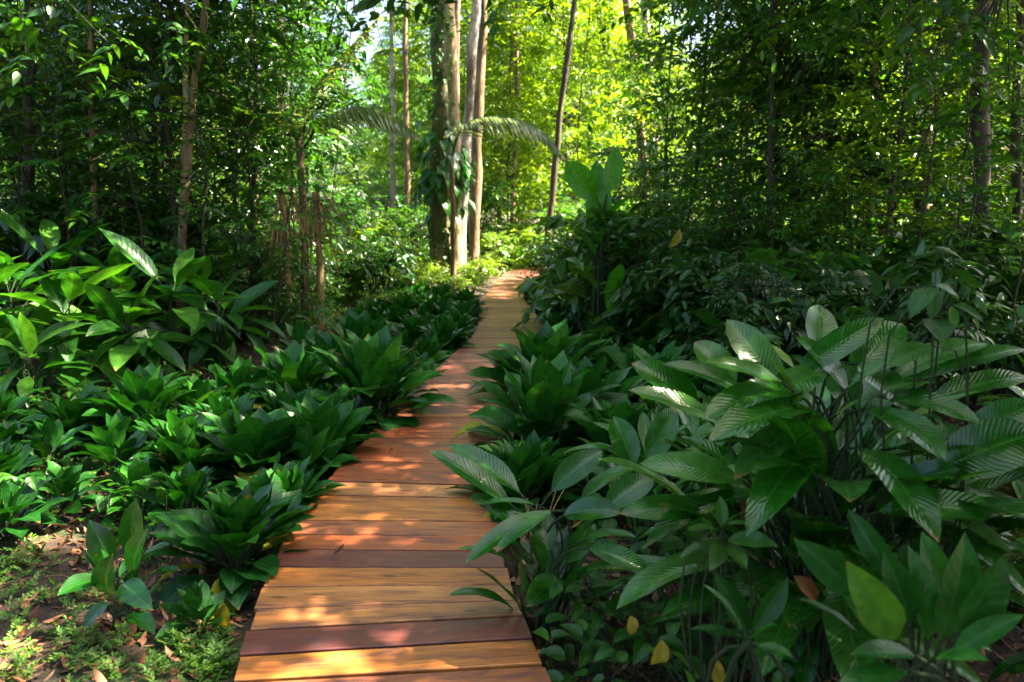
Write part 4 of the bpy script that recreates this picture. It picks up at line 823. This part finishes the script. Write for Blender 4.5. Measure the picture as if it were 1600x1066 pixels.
# unseen trees added outside the frame so their crowns shade the boardwalk
rng = np.random.default_rng(901)
SH = [(6.2, 2.2, 9.5), (4.9, 3.6, 7.6), (7.6, 4.6, 10.5), (5.4, 5.0, 9.2), (6.6, 6.8, 9), (9.6, 2.8, 12), (10.2, 6.2, 12.5), (5.2, -.4, 9), (8.4, .2, 11), (11.5, 4.2, 13.5), (4.6, -2.6, 9), (7.6, -2.4, 11), (2.6, -3.2, 8.5), (-3.5, -3, 9), (.2, -5, 9), (3.4, -.7, 6.6), (5.0, .7, 7.2)]
for i, (x, y, h) in enumerate(SH):
    base = np.array([x, y, float(gz(x, y))]); t = thing('tree', f'unseen tree added outside the frame, {ordn(i)} of the group shading the boardwalk', 'tree', tuple(base), group='unseen trees added to shade the boardwalk')
    b = MB(); b.tube([[0, 0, -.1], [.1, .05, h * .4], [0, .1, h * .8]], [.16, .12, .08], 9, .1); b.build('trunk', M['bark_brown'], t)
    for k in range(2 if i == 1 else 3):
        cm, lm = CRS[i // 2] if i in (0, 1, 2) else (CR + CRS)[rng.integers(6)]; o = link('crown', cm, t); a = rng.normal(0, 1.1, 2) - np.array([2.0 if i == 3 else 0, 0]); o.location = (a[0], a[1], h - 1.9 * k); o.rotation_euler = (0, 0, rng.random() * 6.28)
        if k == 0: q = link('limb', lm, t); q.location = o.location

rng = np.random.default_rng(902)
# hanging lianas
LI = [(1510, 60, 9.0, 1395, 330, 'left of the very dark thick trunk'), (1240, 0, 11, 1330, 260, 'crossing the middle of the right thicket'), (1575, 0, 8.6, 1500, 300, 'beside the right border'), (215, 0, 10.5, 120, 300, 'in the upper left thicket'), (60, 0, 9.5, 190, 330, 'slanting behind the large-leaved sapling'), (480, 0, 13, 400, 330, 'between the two brown trunks'), (560, 0, 14, 520, 300, 'by the hanging dead fronds'), (1090, 0, 15, 1040, 260, 'near the grey-pink trunk')]
for x0, y0, Y, x1, y1, wh in LI:
    p0, p1 = at(x0, y0 - 60, Y), at(x1, y1, Y + .3); m1 = p0 * .6 + p1 * .4 + np.array([rng.normal(0, .15), 0, -.5]); t_ = np.linspace(0, 1, 12)[:, None]; b = MB()
    g = np.array([p1[0], p1[1], float(gz(p1[0], p1[1]))]); c = (1 - t_) ** 2 * p0 + 2 * t_ * (1 - t_) * m1 + t_ ** 2 * p1; c = np.vstack([c, [(p1 + g) / 2 + [.05, 0, 0], g]]); b.tube(c - g, .011, 5, .2)
    o = b.build('liana', M['twig']); o.location = tuple(g); tag(o, 'thin woody vine ' + wh, 'vine')

# leafy branches dipping into the top of the frame
def hang_branch(px, py, Y, label, mat, L, nl, spread, kind='heart', seed=1, ntw=5):
    r = np.random.default_rng(seed); g = at(px, py, Y); lb, tb = MB(), MB()
    cs = r.normal(0, 1, (ntw * 2, 3)) * [spread, spread, spread * .45]
    sprays(lb, tb, r, cs, .06, 2, nl, spread * .9, L, .44, .3, .5, kind=kind)
    for c in cs: tb.tube([np.array([0, 0, spread * 1.2]), c * .5 + [0, 0, spread * .6], c], [.012, .008, .004], 4)
    tb.tube([[0, 0, spread * 1.2], [.3, .1, spread * 1.2 + 1.2], [1.0, .3, 4.5]], [.012, .02, .04], 5)
    t = thing('leafy_branch', label, 'branch', tuple(g)); lb.build('foliage', M[mat], t); tb.build('stem', M['twig'], t)
hang_branch(700, -25, 9, 'dark leafy branch dipping into the top edge above the mossy trunk', 'dark', .2, 6, .35, seed=3)
hang_branch(560, 10, 11, 'dark leafy branch at the top edge, left of the pale trunks', 'dark', .14, 8, .8, seed=4, ntw=9)
hang_branch(30, 20, 7.5, 'bright green branch in the top left corner', 'mid', .13, 8, .45, seed=5, ntw=8)
hang_branch(200, -10, 8.5, 'leafy branch on the top edge right of the bright corner branch', 'dark', .12, 9, .6, seed=6, ntw=8)
hang_branch(1565, 60, 7.5, 'sunlit leafy branch in the top right corner', 'mid', .12, 8, .45, seed=7, ntw=8)
hang_branch(1420, 20, 8.5, 'dark leafy branch on the top edge over the stout brown trunk', 'dark', .14, 8, .55, seed=8, ntw=8)
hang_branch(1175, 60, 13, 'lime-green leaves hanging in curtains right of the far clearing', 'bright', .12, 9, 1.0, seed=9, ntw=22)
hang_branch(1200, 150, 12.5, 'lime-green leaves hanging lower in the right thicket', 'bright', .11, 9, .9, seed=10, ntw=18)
hang_branch(1240, 20, 11, 'dark leafy branch on the top edge right of the lime-green curtain', 'dark', .13, 8, .9, seed=11, ntw=14)
hang_branch(410, 30, 12, 'leafy branch on the top edge over the peeling trunk', 'mid', .12, 9, .8, seed=12, ntw=12)

# climbing plant on the mossy trunk
gt = at(688, 262, 18.4); b, sb = MB(), MB(); n = 170
a = rng.random(n) * 6.28; P = np.stack([np.cos(a) * .5 * rng.uniform(.5, 1.3, n), np.sin(a) * .5, rng.normal(0, .45, n)], 1); P[:, 0] += .05
b.leaves(P, np.stack([np.cos(a) * .7, np.sin(a) * .7, -.8 + rng.normal(0, .3, n)], 1), np.stack([np.cos(a), np.sin(a), np.full(n, .6)], 1), rng.uniform(.25, .45, n), rng.uniform(.14, .24, n), .7, .2, 'heart', .03)
n = 240; a = rng.random(n) * 6.28; zz = rng.uniform(-2, 4.5, n); P = np.stack([np.cos(a) * .27, np.sin(a) * .27, zz], 1)
b.leaves(P, np.stack([np.cos(a) * .6, np.sin(a) * .6, -.6 + rng.normal(0, .4, n)], 1), np.stack([np.cos(a), np.sin(a), np.full(n, .5)], 1), rng.uniform(.08, .18, n), rng.uniform(.05, .1, n), .5, .2, 'heart', .02)
t = thing('climbing_plant', 'bunch of dark heart-shaped leaves clinging halfway up the mossy trunk', 'climbing plant', tuple(gt)); b.build('foliage', M['broad'], t)
for k in range(5): sb.tube([[.1 * k - .2, -.35, .3], [.08 * k - .15, -.4, -.4], [.07 * k - .15, -.32, -1.2]], .012, 4)
sb.build('stem', M['twig'], t)

# dead hanging fronds
def dead_fronds(px, py, Y, h, label, n=26, wid=.25):
    g = at(px, py, Y); zg = float(gz(g[0], g[1])); b = MB()
    for i in range(n):
        x, y = rng.normal(0, wid, 2); z0 = (g[2] - zg) * rng.uniform(.75, 1.05); p0 = np.array([x * .4, y * .4, z0]); p1 = np.array([x, y, z0 - h * rng.uniform(.4, 1)]); m = (p0 + p1) / 2 + np.array([x * .4, y * .4, .1])
        tt = np.linspace(0, 1, 5)[:, None]; b.tube((1 - tt) ** 2 * p0 + 2 * tt * (1 - tt) * m + tt ** 2 * p1, [.012, .014, .012, .008, .003], 4)
    b.tube([[0, 0, 0], [.03, 0, (g[2] - zg) * .5], [0, 0, g[2] - zg]], [.06, .05, .04], 7, .2)
    o = b.build('dead_fronds', M['straw']); o.location = (g[0], g[1], zg); tag(o, label, 'dead fronds')
dead_fronds(440, 305, 10.8, 1.0, 'reddish-brown dead fronds hanging left of the lit clearing')
dead_fronds(492, 300, 11.4, 1.1, 'pale dry hanging fronds right of the reddish-brown ones')

# ------------------------------------------------------------------ shrubs and understory trees in bands
rng = np.random.default_rng(706)
SHR = {'a': kit_shrub(401, 1.3, .65, 26, 8, 8, .28, .07, .45, 'dark'), 'b': kit_shrub(402, 1.1, .6, 24, 7, 7, .3, .10, .42, 'dark'),
 'c': kit_shrub(403, 1.5, .7, 28, 8, 9, .34, .085, .4, 'mid'), 'd': kit_shrub(404, 1.0, .6, 26, 8, 11, .3, .04, .5, 'dark', flat=.2),
 'e': kit_shrub(405, .9, .6, 20, 7, 8, .26, .09, .42, 'bright'), 'f': kit_shrub(406, 1.4, .7, 22, 6, 7, .36, .15, .42, 'dark', kind='heart'), 'h': kit_shrub(408, 1.3, .75, 16, 5, 7, .42, .2, .42, 'mid', kind='heart'),
 'g': kit_shrub(407, .5, .5, 18, 7, 7, .2, .06, .42, 'bright', z0=.05)}
TRE = {'A': kit_tree(501, 6, .9, 1.3, 60, 9, 9, .4, .125, .42, 'dark'), 'B': kit_tree(502, 7, 1.0, 1.5, 66, 9, 9, .45, .12, .42, 'mid'),
 'C': kit_tree(503, 5, .7, 1.2, 52, 8, 12, .42, .08, .45, 'dark', flat=.18), 'D': kit_tree(504, 6.5, 1.2, 1.5, 60, 9, 9, .45, .11, .42, 'bright'),
 'E': kit_tree(505, 5.5, 1.0, 1.1, 40, 7, 8, .5, .17, .4, 'dark'), 'F': kit_tree(506, 9, 2.0, 2.0, 90, 10, 9, .5, .15, .42, 'mid'),
 'G': kit_tree(507, 10, 1.6, 2.2, 90, 10, 9, .5, .16, .42, 'bright')}
NAMES = {'a': 'dark fine-leaved shrub', 'b': 'dark glossy shrub', 'c': 'mid-green bushy shrub', 'd': 'feathery dark shrub', 'e': 'bright yellow-green shrub', 'f': 'large-leaved dark shrub', 'h': 'big-leaved green shrub', 'g': 'low bright yellow-green bush',
 'A': 'dark understory tree', 'B': 'mid-green understory tree', 'C': 'feathery-leaved understory tree', 'D': 'bright green understory tree', 'E': 'large-leaved understory tree', 'F': 'tall mid-green tree', 'G': 'tall bright green tree'}
def band(pts, where, group):
    """pts: (x, y, kit key, scale); labels count from the left as seen from the boardwalk"""
    pts = sorted(pts, key=lambda p: p[0] / p[1]); cnt = {}
    for x, y, k, s in pts:
        i = cnt.get(k, 0); cnt[k] = i + 1; kit = SHR.get(k) or TRE[k]; tr = k in TRE
        inst(kit, 'understory_tree' if tr else 'shrub', f'{NAMES[k]}, {ordn(i)} from the left {where}', 'tree' if tr else 'shrub', (x, y, float(gz(x, y)) - .02), rng.random() * 6.28, s, group, (rng.normal(0, .05), rng.normal(0, .05)))
def scatter(Y0, Y1, x0, x1, n, keys, s0, s1, mind=.5, tilt=0, lane=True):
    out = []; tries = 0
    while len(out) < n and tries < n * 40:
        tries += 1; y = rng.uniform(Y0, Y1); x = rng.uniform(x0, x1) * (y if tilt else 1)
        if y < 21 and xl(y) - .7 < x < xr(y) + .7: continue
        if lane and 17.6 < y < 20.2 and 0 < x < 7: continue
        if all((x - a) ** 2 + (y - b) ** 2 > mind ** 2 for a, b, _, _ in out): out.append((x, y, keys[rng.integers(len(keys))], rng.uniform(s0, s1)))
    return out
# left thicket
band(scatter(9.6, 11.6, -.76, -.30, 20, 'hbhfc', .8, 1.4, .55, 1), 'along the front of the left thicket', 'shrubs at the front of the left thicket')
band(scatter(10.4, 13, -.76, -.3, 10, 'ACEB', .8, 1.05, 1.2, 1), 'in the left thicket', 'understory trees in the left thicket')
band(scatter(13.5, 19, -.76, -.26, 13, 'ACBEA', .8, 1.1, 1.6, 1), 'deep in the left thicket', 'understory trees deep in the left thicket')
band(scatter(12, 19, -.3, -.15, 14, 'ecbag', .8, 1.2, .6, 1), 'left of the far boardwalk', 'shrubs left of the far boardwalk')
rng = np.random.default_rng(904)
# right thicket
band(scatter(8.5, 12, .08, .36, 22, 'hcecbfh', .8, 1.3, .5, 1), 'right of the far boardwalk', 'shrubs right of the far boardwalk')
band(scatter(6.8, 10, .3, .76, 34, 'hdbfac', .7, 1.2, .5, 1), 'behind the dark pool', 'shrubs behind the dark pool')
band(scatter(9.5, 13.5, .28, .76, 13, 'DBEDB', .8, 1.1, 1.2, 1), 'in the right thicket', 'understory trees in the right thicket')
band(scatter(13, 20, .16, .76, 17, 'DBEDD', .8, 1.1, 1.5, 1), 'deep in the right thicket', 'understory trees deep in the right thicket')
band(scatter(12.5, 19, .05, .2, 12, 'aebc', .9, 1.3, .6, 1), 'right of the last bend', 'shrubs at the end of the boardwalk')
rng = np.random.default_rng(903)
# around the feet of the trunk group
rng = np.random.default_rng(905)
band([(x, y, k, sc_) for x, y, k, sc_ in [(-1.9, 17.4, 'g', 1.1), (-1.45, 17.0, 'g', 1.0), (-1.0, 17.3, 'g', .9), (-2.4, 17.8, 'e', .9), (-.75, 18.2, 'g', 1.2), (-2.9, 17.2, 'g', 1.3), (-1.2, 16.2, 'g', .8), (-2.1, 16.3, 'g', 1.), (-3.3, 18.4, 'e', 1.1), (-2.6, 19.4, 'c', 1.1), (-3.4, 20.6, 'e', 1.4), (-2.4, 21.2, 'c', 1.3), (-4.2, 21, 'c', 1.4), (-3.4, 22.4, 'e', 1.5)]], 'around the feet of the tall trunks', 'bushes around the tall trunks')
# far clearing
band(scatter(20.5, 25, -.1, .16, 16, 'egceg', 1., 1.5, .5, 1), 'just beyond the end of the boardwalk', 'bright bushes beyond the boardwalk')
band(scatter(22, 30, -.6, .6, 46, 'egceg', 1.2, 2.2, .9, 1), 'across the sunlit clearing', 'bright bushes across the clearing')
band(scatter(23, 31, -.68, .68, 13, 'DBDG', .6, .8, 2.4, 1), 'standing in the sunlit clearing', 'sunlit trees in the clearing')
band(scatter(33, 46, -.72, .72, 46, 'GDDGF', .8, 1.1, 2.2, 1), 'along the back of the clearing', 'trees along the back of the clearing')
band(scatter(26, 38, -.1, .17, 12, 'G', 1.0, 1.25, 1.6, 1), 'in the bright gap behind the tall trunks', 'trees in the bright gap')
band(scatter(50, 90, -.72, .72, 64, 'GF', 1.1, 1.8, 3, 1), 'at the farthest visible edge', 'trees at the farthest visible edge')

# ------------------------------------------------------------------ ground cover and litter
rng = np.random.default_rng(707)
def onpath(x, y): return (x > xl(y) - .03) & (x < xr(y) + .03) & (y < 20)
def litter():
    n = 30000; y = 1.2 + 20 * rng.random(n) ** 2.2; x = rng.uniform(-.75, .75, n) * (y + 1); k = ~onpath(x, y); x, y = x[k], y[k]; n = len(x); z = gz(x, y) + .008
    a = rng.random(n) * 6.28; b = MB(); b.leaves(np.stack([x, y, z], 1), np.stack([np.cos(a), np.sin(a), rng.normal(.1, .2, n)], 1), np.stack([rng.normal(0, .25, n), rng.normal(0, .25, n), np.ones(n)], 1), rng.uniform(.03, .1, n), rng.uniform(.012, .045, n), rng.normal(0, 1.2, n), rng.uniform(-.5, .7, n), 'lo')
    tag(b.build('leaf_litter', M['litter']), 'brown and tan fallen leaves covering the forest floor', 'leaf litter', kind='stuff')
litter()
def twigs():
    b = MB()
    for i in range(420):
        y = 1.5 + 9 * rng.random() ** 1.6; x = rng.uniform(-.75, .75) * (y + 1)
        if onpath(x, y): continue
        a = rng.random() * 6.28; l_ = rng.uniform(.08, .4); d = np.array([math.cos(a), math.sin(a), rng.normal(0, .1)]); p = np.array([x, y, float(gz(x, y)) + .015]); m_ = p + d * l_ * .5 + np.array([rng.normal(0, .02), rng.normal(0, .02), .01])
        b.tube([p, m_, p + d * l_], [.004, .0035, .0015], 4)
    tag(b.build('twig_litter', M['bark_brown']), 'thin dead twigs strewn over the fallen leaves', 'dead twigs', kind='stuff')
twigs()
def sprigs(cx, cy, rx, ry, n, L, b):
    x = cx + rng.normal(0, rx, n); y = cy + rng.normal(0, ry, n); k = ~onpath(x, y); x, y = x[k], y[k]; n = len(x)
    m = 7; a = rng.random((n, 1)) * 6.28 + np.arange(m) * .9; e = rng.uniform(.3, 1.3, (n, m)); P = np.repeat(np.stack([x, y, gz(x, y)], 1)[:, None], m, 1) + rng.normal(0, .018, (n, m, 3)) + np.array([0, 0, .02])
    D = np.stack([np.cos(a) * np.cos(e), np.sin(a) * np.cos(e), np.sin(e)], -1); ll = L * rng.uniform(.5, 1.2, (n, m))
    q = 6
    for j in range(q):                                # pinnate leaflets along each little frond
        u = (j + 1) / q; sg = 1 if j % 2 else -1; sd = np.cross(D, [0, 0, 1.])
        Pj = P + D * (ll * u)[..., None] - np.array([0, 0, .35]) * (ll * u * u)[..., None]; Dj = D * .7 + sd * sg * (1 if j < q - 1 else .1)
        lj = ll * (.45 - .2 * u); b.leaves(Pj.reshape(-1, 3), Dj.reshape(-1, 3), [0, 0, 1], lj.ravel(), lj.ravel() * .5, .4, .2, 'lo')
b = MB()
for px, py, rx, ry, n, L in [(40, 980, .3, .2, 34, .08), (20, 900, .3, .2, 24, .08), (330, 1040, .12, .12, 26, .08), (120, 1050, .25, .12, 22, .07), (230, 1060, .3, .1, 16, .08), (90, 760, .3, .3, 50, .09)]:
    g = gp(px, py, -.16); sprigs(g[0], g[1], rx, ry, n, L, b)
for px, py, rx, ry, n, L in [(460, 500, .7, .8, 260, .12), (500, 470, .8, 1., 260, .13), (690, 555, .25, .5, 80, .1), (600, 440, 1., 1.6, 300, .16), (720, 420, 1., 1.4, 300, .18), (900, 560, .3, .4, 40, .1), (700, 395, 2.5, 2., 500, .2)]:
    g = gp(px, py, -.16); sprigs(g[0], g[1], rx, ry, n, L, b)
tag(b.build('ground_cover', M['palegrass']), 'low feathery light-green ground cover between the plants', 'ground cover', kind='stuff')
